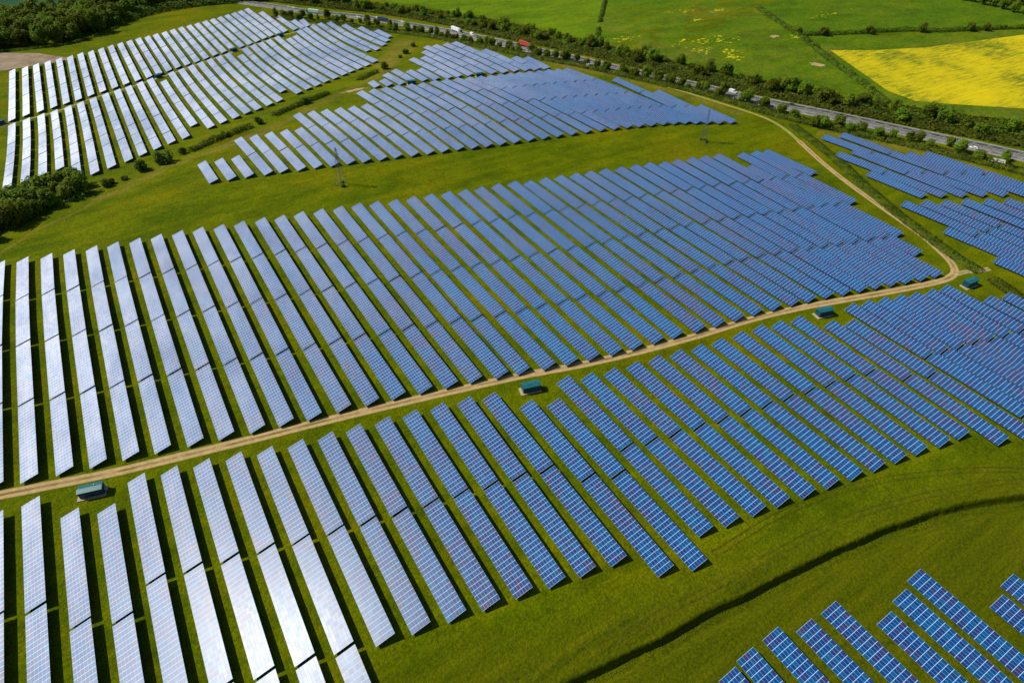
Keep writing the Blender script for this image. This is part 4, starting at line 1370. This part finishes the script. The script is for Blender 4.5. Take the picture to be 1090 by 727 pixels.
def hedge_mb(line, width, height, density, ls, seed, skip=0.0, z0=0.0):
    rnd = random.Random(seed); L = catmull(line, 2.0); mb = MB(); att = []
    for i in range(len(L) - 1):
        a, b = L[i], L[i + 1]; d = b - a; n_ = Vector((-d.y, d.x)).normalized(); 
        hh = height * (.75 + .5 * noise.noise(Vector((i * .16, seed, 0)))) * (1 + .25 * noise.noise(Vector((i * .9, seed, 3))))
        if skip and noise.noise(Vector((i * .1, seed * 1.7, 5))) > .35 - skip: continue
        for _ in range(int(density * d.length * (width + height))):
            an = rnd.uniform(-.1, math.pi + .1); t = rnd.random(); rr = rnd.uniform(.8, 1.08)
            off = math.cos(an) * width * .5 * rr; z = max(0.05, math.sin(an)) ** .7 * hh * rr
            p = a + d * t + n_ * off
            dd = Vector((n_.x * math.cos(an), n_.y * math.cos(an), math.sin(an))) + Vector((rnd.gauss(0, .4), rnd.gauss(0, .4), rnd.gauss(.5, .4)))
            leaf_quad(mb, Vector((p.x, p.y, gh(p.x, p.y) + z + z0)), dd.normalized(), ls, rnd)
            att.append(min(1, max(0, .5 + noise.noise(Vector((p.x * .2, p.y * .2, z * .3))) + rnd.uniform(-.2, .2))))
    return mb, att
def hedge(name, line, width, height, density, ls, seed, label, cat='hedge', kind=None, skip=0.0, mat=None, group=None):
    mb, att = hedge_mb(line, width, height, density, ls, seed, skip)
    o = mb.build(name, mat or m_leaf2); at = o.data.attributes.new('clump', 'FLOAT', 'FACE'); at.data.foreach_set('value', att)
    return tag(o, label, cat, group, kind)
def poly_pts(poly, n, rnd, mind=0):
    xs = [p[0] for p in poly]; ys = [p[1] for p in poly]; out = []; tries = 0
    while len(out) < n and tries < 60000:
        tries += 1; x, y = rnd.uniform(min(xs), max(xs)), rnd.uniform(min(ys), max(ys)); c = False
        for (x1, y1), (x2, y2) in zip(poly, poly[1:] + poly[:1]):
            if (y1 > y) != (y2 > y) and x < (x2 - x1) * (y - y1) / (y2 - y1) + x1: c = not c
        if c and all((x - a) ** 2 + (y - b) ** 2 > mind * mind for a, b in out): out.append((x, y))
    return out
rnd = random.Random(5)
HEDGE_R = ((337.8,82.1,),(336.1,77.6,),(333.5,69.3,),(328.7,53.6,),)
WOOD = ((-120.6,870.9,),(-95.8,871.9,),(-61.6,868.3,),(-25.3,876.3,),(4.8,898.1,),(26.3,932.4,),(55,977.6,),(125.3,989.9,),(216.3,959.2,),(222.2,980.5,),(121.5,1033.9,),(34.8,1010,),(5.9,1025.5,),(-36.7,1016.4,),(-96.1,998.9,),(-124.2,1004.7,),)
for x, y in poly_pts(WOOD, 100, rnd, 11):
    place_tree(x, y, rnd.uniform(1.75, 2.25), 't', 'broadleaf tree in the dense dark wood at the top left', 'tree', 'trees of the wood at the top left', rnd)
for t_ in (0.3, .55, .8):
    hedge('undergrowth', [(a[0] * (1 - t_) + b[0] * t_, a[1] * (1 - t_) + b[1] * t_) for a, b in zip(WOOD[:8], WOOD[:7:-1])], 30, 9, .45, 1.3, 70, 'dark undergrowth inside the wood at the top left', 'undergrowth', 'stuff')
CLUMP = ((-90.5,389.2,),(-84.8,398.4,),(-71.4,408.1,),(-57,420.1,),(-40.6,425.3,),(-37.2,433.3,),(-46.2,450.7,),(-67.2,448.2,),(-86.7,436.9,),(-93.1,432.5,),)
for x, y in poly_pts(CLUMP, 26, rnd, 7):
    place_tree(x, y, rnd.uniform(1.0, 1.5), 't', 'bushy broadleaf tree in the clump at the left edge between the fields', 'tree', 'trees of the clump at the left edge', rnd)
o = hedge('undergrowth', ((-90.7,407.5,),(-71.8,427.6,),(-56.9,432.1,),(-40.4,432.3,),), 28, 4.5, .9, .8, 3, 'dark undergrowth filling the clump of trees at the left edge', 'undergrowth', 'stuff')
# belt beyond the motorway
BU = ((72.4,1110.9,),(125.6,1056.9,),(176,998.8,),(224.4,943,),(269.5,884.4,),(314.3,832.8,),(349.1,765.2,),(365.7,673.7,),(371.6,581.5,),(381.4,511.1,),(393.7,454,),(410.5,408.9,),(425.7,366.6,),(441.6,329,),(458.1,295.1,),(472,262,),(486.7,232,),(500.7,203.5,),(515.7,177.5,),(528.2,151.8,),); BT = ((79.2,1162.7,),(188,1050.3,),(283.2,923.6,),(376,821.5,),(406.9,748.5,),(418.2,655,),(414.5,557,),(420.2,486.6,),(434.5,435.3,),(447.5,388.1,),(459.5,344.9,),(476.1,309.4,),(499.2,281.5,),(519.6,253.1,),(537.3,224.7,),(562.2,201.7,),(582.4,177.2,),)
def between(A, B, u, t):
    a = catmull(A, 5.0); b = catmull(B, 5.0); i = min(len(a) - 1, int(u * len(a))); j = min(len(b) - 1, int(u * len(b)))
    return a[i].lerp(b[j], t)
for k in range(112):
    u = (k + rnd.random()) / 112; p = between(BU, BT, u, rnd.uniform(.0, .62))
    place_tree(p.x, p.y, rnd.uniform(.8, 1.35), 't', 'broadleaf tree in the thick belt on the far side of the motorway', 'tree', 'trees of the belt beyond the motorway', rnd)
for t_, s_ in ((.05, 21), (.35, 22), (.6, 23)):
    hedge('undergrowth', [tuple(between(BU, BT, u / 14, t_)) for u in range(15)], 17, 5.0, .9, .95, s_, 'green undergrowth between the trees beyond the motorway', 'undergrowth', 'stuff')
BL = ((192.2,872.4,),(246.3,818,),(284.5,760.4,),(313.6,690.4,),(324.6,641.7,),(333.6,575.3,),(342.7,519,),(355.6,475.2,),(370.8,425.7,),(388.7,384.8,),(404.8,346,),(416.8,307,),(422.4,266.7,),(441,239.8,),(455.7,212,),(468.2,184.7,),(475.9,163,),(488.1,133.1,),); BB = ((188.6,859.2,),(240.6,801.7,),(277.5,743.1,),(307.1,676.8,),(322.7,595.4,),(334.9,507.1,),(348.4,465.3,),(365.9,419.7,),(383.9,379.5,),(399.3,340.5,),(410.5,301.5,),(413.4,259.6,),(430.4,232.3,),(443.7,204.3,),(456.2,177.8,),(466.9,158.2,),(473.5,126.3,),)
for k in range(90):
    u = (k + rnd.random()) / 90; p = between(BL, BB, u, rnd.uniform(-.7, .5))
    place_tree(p.x, p.y, rnd.uniform(.55, 1.0), 't', 'low tree in the narrow belt on the near side of the motorway', 'tree', 'trees of the belt on the near side of the motorway', rnd)
hedge('undergrowth', [tuple(between(BL, BB, u / 14, .45)) for u in range(15)], 11, 3.4, 1.9, .7, 31, 'scrub on the near side of the motorway', 'undergrowth', 'stuff')
for u, t_, lab in ((.58, .5, 'white flowering hawthorn beside the near side of the motorway'), (.30, .2, 'second white flowering hawthorn, nearer the red lorry')):
    p = between(BL, BB, u, t_); r_ = empty('hawthorn', (p.x, p.y, gh(p.x, p.y))); r_.scale = (.5, .5, .5); tag(r_, lab, 'tree')
    wrap(crown_mesh(90, 8, 7, .4, 14, 40, .5, m_blossom), 'crown', r_); wrap(TREES[0][1], 'trunk', r_)
# hedges
hedge('hedge', ((412.1,264.4,),(397.9,230.7,),(382.8,197.5,),(367.9,169.2,),(359.1,150.4,),(352.4,133.5,),(346.6,118,),(341.2,101.6,),(338.3,88.4,),), 7.5, 2.0, 4.5, .42, 41, 'long dark low hedge along the right side of the dirt track')
hedge('hedge', HEDGE_R, 7.5, 2.0, 4.5, .42, 49, 'dark low hedge running off the right edge beyond the cabin at the bend')
hedge('hedge', ((666.5,521,),(635.1,463.3,),(612.7,418.1,),(589.4,379.5,),(567.7,345.4,),(550.3,313.2,),(532.4,282.7,),(512.4,252.5,),), 7, 4.5, 1.3, .7, 42, 'green field hedge running diagonally from the motorway to the top right fields')
hedge('hedge', ((614.4,417.1,),(642,405.9,),(671.7,393.6,),(705.2,383.3,),(740.4,368.1,),(759.7,353.5,),(803.9,337.5,),(868.2,310.9,),), 7, 4.5, 1.3, .8, 43, 'hedge along the upper edge of the yellow rape field')
hedge('hedge', ((604.6,720.5,),(523.4,629.1,),(461.3,557.9,),(418.6,506.8,),), 5, 4, 1.3, .8, 44, 'short hedge running straight up to the top edge beyond the motorway', skip=.1)
hedge('hedge', ((25.5,462.3,),(41.9,472.3,),(60.4,481.7,),(74.1,487.2,),), 6.5, 4.2, 3.2, .5, 45, 'dark hedge between the left rows and the upper rows, longer left piece')
hedge('hedge', ((94.5,502.7,),(111.5,512.4,),(130.1,522.1,),(149.1,532.9,),), 6.5, 4.0, 3.2, .5, 46, 'dark hedge between the left rows and the upper rows, middle piece')
hedge('hedge', ((185.1,553.7,),(197.7,563,),(208.9,570,),), 7, 4.0, 3, .5, 47, 'short dark hedge piece beside the end of the left rows')
hedge('hedge', ((-104.1,865.4,),(-61.8,860.7,),(-21.4,866,),(20.5,907.5,),), 4, 3.0, 1.6, .6, 48, 'scrubby hedge along the foot of the wood at the top left')
for (x, y), s_, lab in [((-28.4,431.4,),0.7,'low dark bush just right of the clump of trees at the left edge'),((-25.3,434.4,),0.55,'low bush beside the clump, second to the right of it'),((-18,436.8,),0.5,'small lone bush on the grass right of the left clump'),((-6.5,446.1,),1,'dark round bush below the left rows, left of the biggest bush'),((7.9,451.7,),1.35,'biggest dark bush on the bank below the left rows'),((20.9,461.8,),0.6,'small bush at the left end of the dark hedge'),((81,491,),0.9,'single dark bush in the gap between the two long dark hedges'),((218.7,574,),0.9,'dark bush at the tip of the bank near the far teal cabin'),((259.9,618.1,),0.8,'pale grey green bush on the bank near the motorway'),((279.6,641.9,),0.7,'small bush between the pale bush and the motorway'),((248.3,605.2,),0.5,'low bush just below the pale bush on the bank'),((52.9,477.9,),0.8,'taller bush rising from the longer left dark hedge'),((124.5,516.8,),0.8,'taller bush rising from the middle dark hedge')]:
    place_tree(x, y, s_ * 1.35, 'b', lab, 'bush', None, rnd, 'bush')
for k, (x, y) in enumerate(((635.5,405.6,),(683.5,385.2,),(739.7,362.4,),(807.5,331.5,),(790.9,338.5,),(615.6,420.4,),)):
    place_tree(x, y, [1.0, .95, 1.0, .8, .9, .75][k], 't', ['dark round tree in the hedge at the left end of the rape field', 'dark round tree left of centre in the hedge above the rape field', 'round tree at the centre of the hedge above the rape field', 'right of two round trees in the hedge above the rape field', 'left of two close round trees right along the rape field hedge', 'small tree at the corner where three field hedges meet'][k], 'tree', None, rnd)
for x, y in ((926.9,423.8,),(929.8,411.4,),(926.6,397.1,),(928.4,385.8,),(925.3,372.2,),(922.3,358.9,),(920.3,345.5,),(963.8,382.6,),(967.4,370.1,),(973.8,404.5,),(973.3,421.7,),):
    place_tree(x, y, rnd.uniform(.9, 1.3), 't', 'broadleaf tree in the copse at the top right corner', 'tree', 'trees of the copse at the top right', rnd)
for x, y in ((227.4,953.3,),(213.7,972.7,),(194.2,970.9,),(181.5,995.9,),(163.6,999.3,),(144.8,997.2,),(242.7,927.4,),(259.7,912.4,),(126,1025.3,),(106.6,1017.5,),(88.6,1015.3,),):
    place_tree(x, y, rnd.uniform(.8, 1.2), 't', 'broadleaf tree on the far edge behind the upper left meadow', 'tree', 'trees behind the upper left meadow', rnd)
# rank growth in the ditch
mb_, att_ = hedge_mb(DITCH, 2.6, .5, 3.0, .16, 61, 0, 0)
for i_, v_ in enumerate(mb_.v): mb_.v[i_] = (v_[0], v_[1], v_[2] - 2.35)
o = mb_.build('ditch_weeds', m_leaf2); at_ = o.data.attributes.new('clump', 'FLOAT', 'FACE'); at_.data.foreach_set('value', att_)
tag(o, 'dark weeds growing in the bottom of the ditch', 'weeds', None, 'stuff')


# ------------------------------------------------------------------ cabins
m_teal = simple('teal_paint', (.008, .105, .115), .4, .5, 0, .15, .6); m_teal_shade = simple('teal_shaded', (.005, .050, .080), .45)  # body and doors in darker teal, their shade mixed into the colour
m_louv = simple('louvre_grey', (.06, .09, .10), .5); m_conc = simple('pale_gravel', (.36, .31, .20), .95, .1, 0, .2, 2.)
def cabin(x, y, rz, label, L=7.0, W=3.0, Hh=2.8, pad=.75, small=False):
    r = empty('substation_cabin', (x, y, gh(x, y)), rz); tag(r, label, 'cabin', 'teal cabins in the solar farm')
    mb = MB(); mb.box((0, 0, .35 + Hh / 2), (L, W, Hh)); mb.build('body', m_teal_shade, r)
    for sx in (-1, 1):
        for sy in (-1, 1): mb2 = MB(); mb2.box((sx * (L / 2 - .05), sy * (W / 2 - .05), .35 + Hh / 2), (.22, .22, Hh)); mb2.build('corner_post', m_teal_shade, r)
    mb = MB(); mb.prism([(-W / 2 - .25, Hh + .352), (W / 2 + .25, Hh + .352), (W / 2 + .25, Hh + .45), (0, Hh + .85), (-W / 2 - .25, Hh + .45)], -L / 2 - .25, L / 2 + .25)
    rf = mb.build('roof', m_teal, r); rf.rotation_euler = (0, 0, R(90))
    mb = MB(); mb.box((-.3, -.2, .17), (L + 2 * pad, W + 1.6 * pad, .36)); mb.build('gravel_pad', m_conc, r)
    if not small:
        for dx in (-L * .3, -L * .05):
            mb = MB(); mb.box((dx, -W / 2 - .04, .35 + 1.1), (1.1, .08, 2.1)); d = mb.build('door', m_teal_shade, r)
            mb = MB(); mb.box((dx + .4, -W / 2 - .12, .35 + 1.1), (.06, .08, .3)); mb.build('handle', m_steel, d)
        mb = MB()
        for k in range(7): mb.box((L * .28, -W / 2 - .05, .9 + k * .24), (1.7, .1, .14))
        mb.build('louvre', m_louv, r)
        mb = MB(); mb.box((L / 2 + .45, .3, .36 + .55), (.7, 1.3, 1.1)); mb.build('transformer_box', simple('transformer_grey', (.42, .38, .38), .6), r)
        mb = MB(); mb.bar((L * .2, .4, Hh + .6), (L * .2, .4, Hh + 1.25), .16, n=8); mb.build('roof_vent', m_steel, r)
    return r
cabin(-53.9, 172.9, -0.243, 'teal cabin beside the dirt track at the far left, under the pale rows')
cabin(97.5, 137.4, -0.269, 'bright teal cabin beside the dirt track at the middle of the photo')
cabin(239.6, 107.7, -0.252, 'teal cabin just below the dirt track, right of centre')
cabin(321.8, 85.2, -0.089, 'teal cabin at the sharp bend of the dirt track')
cabin(34.6, 699.9, 0.515, 'small teal cabin in the service gap of the left rows, second from left', L=6.4, W=3.2)
cabin(117, 750.4, 0.534, 'small teal cabin in the service gap of the left rows, third from left', L=6.4, W=3.2)
cabin(176.8, 782.2, 0.484, 'small dark cabin at the upper end of the left rows', L=6.4, W=3.2)
cabin(-94.4, 639.8, 0.405, 'dark blue cabin cut by the left edge beside the upper left rows', L=6.4, W=3.2)
cabin(214.9, 504.4, -0.262, 'teal cabin between the far rows and the upper rows, left one of two', L=6.4, W=3.2)
cabin(270.5, 481.9, -0.262, 'dark cabin between the far rows and the upper rows, right one of two', L=6.4, W=3.2)

# ------------------------------------------------------------------ pylons
m_pyl = simple('pylon_steel', (.13, .13, .13), .6, .5, .4)
def pylon(x, y, H_, rz, label, basew):
    r = empty('pylon', (x, y, gh(x, y)), rz); tag(r, label, 'pylon', None)
    def hw(z): return basew / 2 * (1 - z / H_) ** 1.3 + .26
    zs = [0, .16, .30, .42, .53, .63, .72, .80, .87, .94, 1.0]
    for sx in (-1, 1):
        for sy in (-1, 1):
            mb = MB()
            for a, b in zip(zs, zs[1:]): mb.bar((sx * hw(a * H_), sy * hw(a * H_), a * H_), (sx * hw(b * H_), sy * hw(b * H_), b * H_), .075)
            mb.build('leg', m_pyl, r)
            mb = MB(); mb.box((sx * hw(0), sy * hw(0), .1), (.7, .7, .4)); mb.build('footing', m_pyl, r)
    mb = MB(); c4 = [(-1, -1), (1, -1), (1, 1), (-1, 1)]
    for a, b in zip(zs, zs[1:]):
        for (p, q) in zip(c4, c4[1:] + c4[:1]):
            A, B = hw(a * H_), hw(b * H_)
            mb.bar((p[0] * A, p[1] * A, a * H_), (q[0] * B, q[1] * B, b * H_), .03); mb.bar((q[0] * A, q[1] * A, a * H_), (p[0] * B, p[1] * B, b * H_), .03)
            mb.bar((p[0] * B, p[1] * B, b * H_), (q[0] * B, q[1] * B, b * H_), .03)
    mb.build('bracing', m_pyl, r)
    for z, w in ((.70, 1.7), (.82, 1.9), (.93, 1.5)):
        mb = MB(); zz = z * H_
        for s in (-1, 1):
            mb.bar((0, -.35, zz), (s * w, 0, zz + .15), .07); mb.bar((0, .35, zz), (s * w, 0, zz + .15), .07); mb.bar((0, 0, zz + .9), (s * w, 0, zz + .15), .06)
        ca = mb.build('cross_arm', m_pyl, r)
        for s in (-1, 1):
            mb = MB()
            for q in range(5): mb.bar((s * w, 0, zz + .1 - q * .22), (s * w, 0, zz - .02 - q * .22), .14, n=8)
            mb.build('insulator', simple('porcelain', (.35, .30, .26), .3), ca)
    return r
pylon(331.8, 276, 22.5, R(35), 'dark lattice pylon standing on grass in front of the right end of upper rows', 4.2)
pylon(93.9, 341.4, 23.5, R(35), 'dark lattice pylon seen against the pale upper rows at left', 4.6)
for k, (x, y) in enumerate(((331.8, 276), (93.9, 341.4))):
    for j in range(5):
        a = rnd.random() * 6.28
        place_tree(x + 3.0 * math.cos(a), y + 3.0 * math.sin(a), rnd.uniform(.22, .38), 'b', ['small dark bramble clump at the foot of the right pylon', 'small dark bramble clump at the foot of the left pylon'][k], 'bush', ['brambles at the right pylon', 'brambles at the left pylon'][k], rnd, 'bramble_bush')

# ------------------------------------------------------------------ vehicles on the motorway
m_tyre = simple('tyre', (.02, .02, .02), .8); m_glass = simple('dark_glass', (.02, .03, .04), .15)
def paint(n, c): return simple('paint_' + n, c, .35, .5, 0, .03)
def wheels(r, xs, hw, rad):
    for x in xs:
        for s in (-1, 1):
            mb = MB(); mb.bar((x, s * (hw - .3), rad), (x, s * hw, rad), rad, 0, 14); w = mb.build('wheel', m_tyre, r)
            mb = MB(); mb.bar((x, s * (hw + .002), rad), (x, s * (hw + .03), rad), rad * .55, 0, 10); mb.build('rim', m_alu, w)
def car(x, y, rz, c, label, van=False, sc=1.0, cat='car', name='passenger_car'):
    r = empty(name, (x, y, gh(x, y) + .07), rz); r.scale = (sc,) * 3; tag(r, label, cat, 'vehicles on the motorway')
    L, W, H_ = (5.6, 2.0, 2.3) if van else (4.5, 1.8, 1.45)
    pr_ = [(-L / 2, .35), (L / 2, .35), (L / 2, .8), (L / 2 - .15, 1.0), (L / 2 - 1.1, 1.15), (L / 2 - 1.7, H_ - .1), (L / 2 - 2.2, H_), (-L / 2 + .1, H_), (-L / 2, H_ - .2)] if van else \
        [(-L / 2, .35), (L / 2, .35), (L / 2, .7), (L / 2 - .25, .85), (L / 2 - 1.25, .95), (L / 2 - 1.9, H_ - .06), (-L / 2 + 1.1, H_), (-L / 2 + .35, .98), (-L / 2, .85)]
    mb = MB(); mb.prism(pr_, -W / 2, W / 2); mb.build('body', c, r)
    mb = MB(); a, b = pr_[4], pr_[5]; n_ = Vector((b[1] - a[1], 0, -(b[0] - a[0]))).normalized() * .015
    q = lambda t, y_: Vector((a[0] + (b[0] - a[0]) * t, y_, a[1] + (b[1] - a[1]) * t)) + n_
    mb.quad([q(.08, -W / 2 + .12), q(.08, W / 2 - .12), q(.92, W / 2 - .18), q(.92, -W / 2 + .18)]); mb.build('windscreen', m_glass, r)
    for s in (-1, 1):
        mb = MB()
        if van: mb.box((L / 2 - 1.95, s * (W / 2 + .004), H_ - .65), (.8, .012, .5))
        else: mb.box((-.15, s * (W / 2 + .004), 1.15), (1.9, .012, .34))
        mb.build('side_window', m_glass, r)
        mb = MB(); mb.box((L / 2 + .01, s * (W / 2 - .3), .68), (.04, .32, .16)); mb.build('headlight', simple('lamp_lens', (.7, .7, .7), .2), r)
    wheels(r, (-L / 2 + .9, L / 2 - .9), W / 2, .34); return r
def lorry(x, y, rz, cb, cc, label, Lt=13.6, sc=1.0):
    r = empty('articulated_lorry', (x, y, gh(x, y) + .07), rz); r.scale = (sc,) * 3; tag(r, label, 'lorry', 'vehicles on the motorway')
    t0 = -Lt / 2 - .6
    mb = MB(); mb.box((t0 + Lt / 2, 0, 2.65), (Lt, 2.5, 2.8)); b = mb.build('trailer_box', cb, r)
    mb = MB(); mb.box((t0 + Lt / 2, 0, 4.07), (Lt + .06, 2.56, .05)); mb.build('roof_rail', cb, b)
    mb = MB(); mb.box((t0 + Lt / 2 + .6, 0, 1.05), (Lt + .6, 1.0, .35)); mb.build('chassis', m_steel, r)
    cx = t0 + Lt + .7
    mb = MB(); mb.prism([(cx, .5), (cx + 2.2, .5), (cx + 2.25, 1.8), (cx + 2.0, 2.9), (cx + 1.5, 3.6), (cx, 3.7)], -1.22, 1.22); c = mb.build('cab', cc, r)
    mb = MB(); mb.quad([(cx + 2.265, -1.1, 1.85), (cx + 2.265, 1.1, 1.85), (cx + 2.03, 1.05, 2.85), (cx + 2.03, -1.05, 2.85)]); mb.build('windscreen', m_glass, c)
    for s in (-1, 1):
        mb = MB(); mb.box((cx + 1.3, s * 1.235, 2.3), (.9, .02, .7)); mb.build('side_window', m_glass, c)
        mb = MB(); mb.box((cx + 2.1, s * 1.42, 2.3), (.12, .2, .6)); mb.build('mirror', m_tyre, c)
    wheels(r, (t0 + 1.5, t0 + 2.8, t0 + 4.1, cx - 1.4, cx + 1.3), 1.25, .5); return r
def on_road(x, y, lane):
    """nearest point of the motorway centre line, shifted to the lane; heading along the road"""
    L = catmull(MW, 2.0); i = min(range(len(L) - 1), key=lambda k: (L[k].x - x) ** 2 + (L[k].y - y) ** 2)
    d = (L[i + 1] - L[i]).normalized(); n_ = Vector((-d.y, d.x)); p = L[i] + n_ * lane * .74; a = math.atan2(d.y, d.x)
    return p.x, p.y, a if lane > 0 else a + math.pi
x, y, a = on_road(345.85, 671.1, 5.7)
lorry(x, y, a, paint('white', (.8, .8, .8)), paint('grey', (.3, .32, .35)), 'long white articulated lorry on the motorway at the top', sc=1.1)
x, y, a = on_road(348.7, 545.55, 5.7)
lorry(x, y, a, paint('red', (.42, .05, .03)), paint('white', (.8, .8, .8)), 'red box lorry with a white cab on the motorway at the top', sc=1.1)
x, y, a = on_road(241.05, 861.6, -5.7)
lorry(x, y, a, paint('mint', (.55, .78, .62)), paint('green', (.05, .35, .16)), 'white and green lorry on the motorway at the upper left', sc=1.1)
x, y, a = on_road(295.95, 782.45, -5.7)
lorry(x, y, a, paint('navy', (.03, .05, .10)), paint('white', (.8, .8, .8)), 'dark blue lorry half hidden by trees on the motorway', sc=1.1)
x, y, a = on_road(349.4, 639.8, 5.7)
car(x, y, a, paint('white', (.8, .8, .8)), 'white van just behind the long white lorry on the motorway', van=True, sc=1.1, cat='van', name='delivery_van')
x, y, a = on_road(429.9, 335.6, 5.7)
car(x, y, a, paint('white', (.8, .8, .8)), 'white van alone on the motorway right of centre', van=True, sc=1.15, cat='van', name='delivery_van')
x, y, a = on_road(443.8, 310.4, -5.7)
car(x, y, a, paint('bright_red', (.45, .03, .03)), 'red car on the motorway right of the lone white van', sc=1.1)
x, y, a = on_road(227, 898.8, 5.7)
car(x, y, a, paint('white', (.8, .8, .8)), 'white car on the motorway at its upper left end', sc=1.1)
x, y, a = on_road(216.2, 901.8, 5.7)
car(x, y, a, paint('silver', (.6, .6, .6)), 'pale car on the motorway, leftmost vehicle in view', sc=1.1)
x, y, a = on_road(282, 818.8, -5.7)
car(x, y, a, paint('white', (.8, .8, .8)), 'white car on the motorway left of the dark blue lorry', sc=1.1)
x, y, a = on_road(290.9, 819.1, -8.5)
car(x, y, a, paint('cream', (.7, .62, .5)), 'cream car close beside a white car left of the dark blue lorry', sc=1.1)
x, y, a = on_road(312.5, 762.8, 5.7)
car(x, y, a, paint('white', (.8, .8, .8)), 'white car on the motorway right of the dark blue lorry', sc=1.1)
x, y, a = on_road(493.7, 174.5, -8.8)
car(x, y, a, paint('white', (.8, .8, .8)), 'white car on the motorway near the right edge above the shelter', sc=1.1)
x, y, a = on_road(451.3, 294.3, 5.7)
car(x, y, a, paint('dark_blue', (.03, .04, .08)), 'dark car on the motorway right of the red car', sc=1.1)

# ------------------------------------------------------------------ open shelter by the motorway hedge
sx_, sy_ = 475.1, 150.3
r = empty('field_shelter', (sx_, sy_, gh(sx_, sy_)), R(-62)); tag(r, 'small dark field shelter with pale sloping roof beside the motorway hedge at right', 'shelter')
mb = MB(); mb.box((0, 1.7, 1.4), (7.0, .1, 2.8)); mb.box((-3.5, 0, 1.35), (.1, 3.5, 2.7)); mb.box((3.5, 0, 1.35), (.1, 3.5, 2.7)); mb.build('wall', simple('dark_timber', (.035, .03, .028), .85), r)
mb = MB(); mb.prism([(-2.3, 2.72), (2.3, 3.5), (2.3, 3.6), (-2.3, 2.82)], -4.0, 4.0); q = mb.build('roof', simple('pale_sheeting', (.36, .38, .33), .6), r); q.rotation_euler = (0, 0, R(90))
for k in (-3.3, 0, 3.3):
    mb = MB(); mb.bar((k, -1.75, 0), (k, -1.75, 2.75), .09); mb.build('post', m_bark, r)
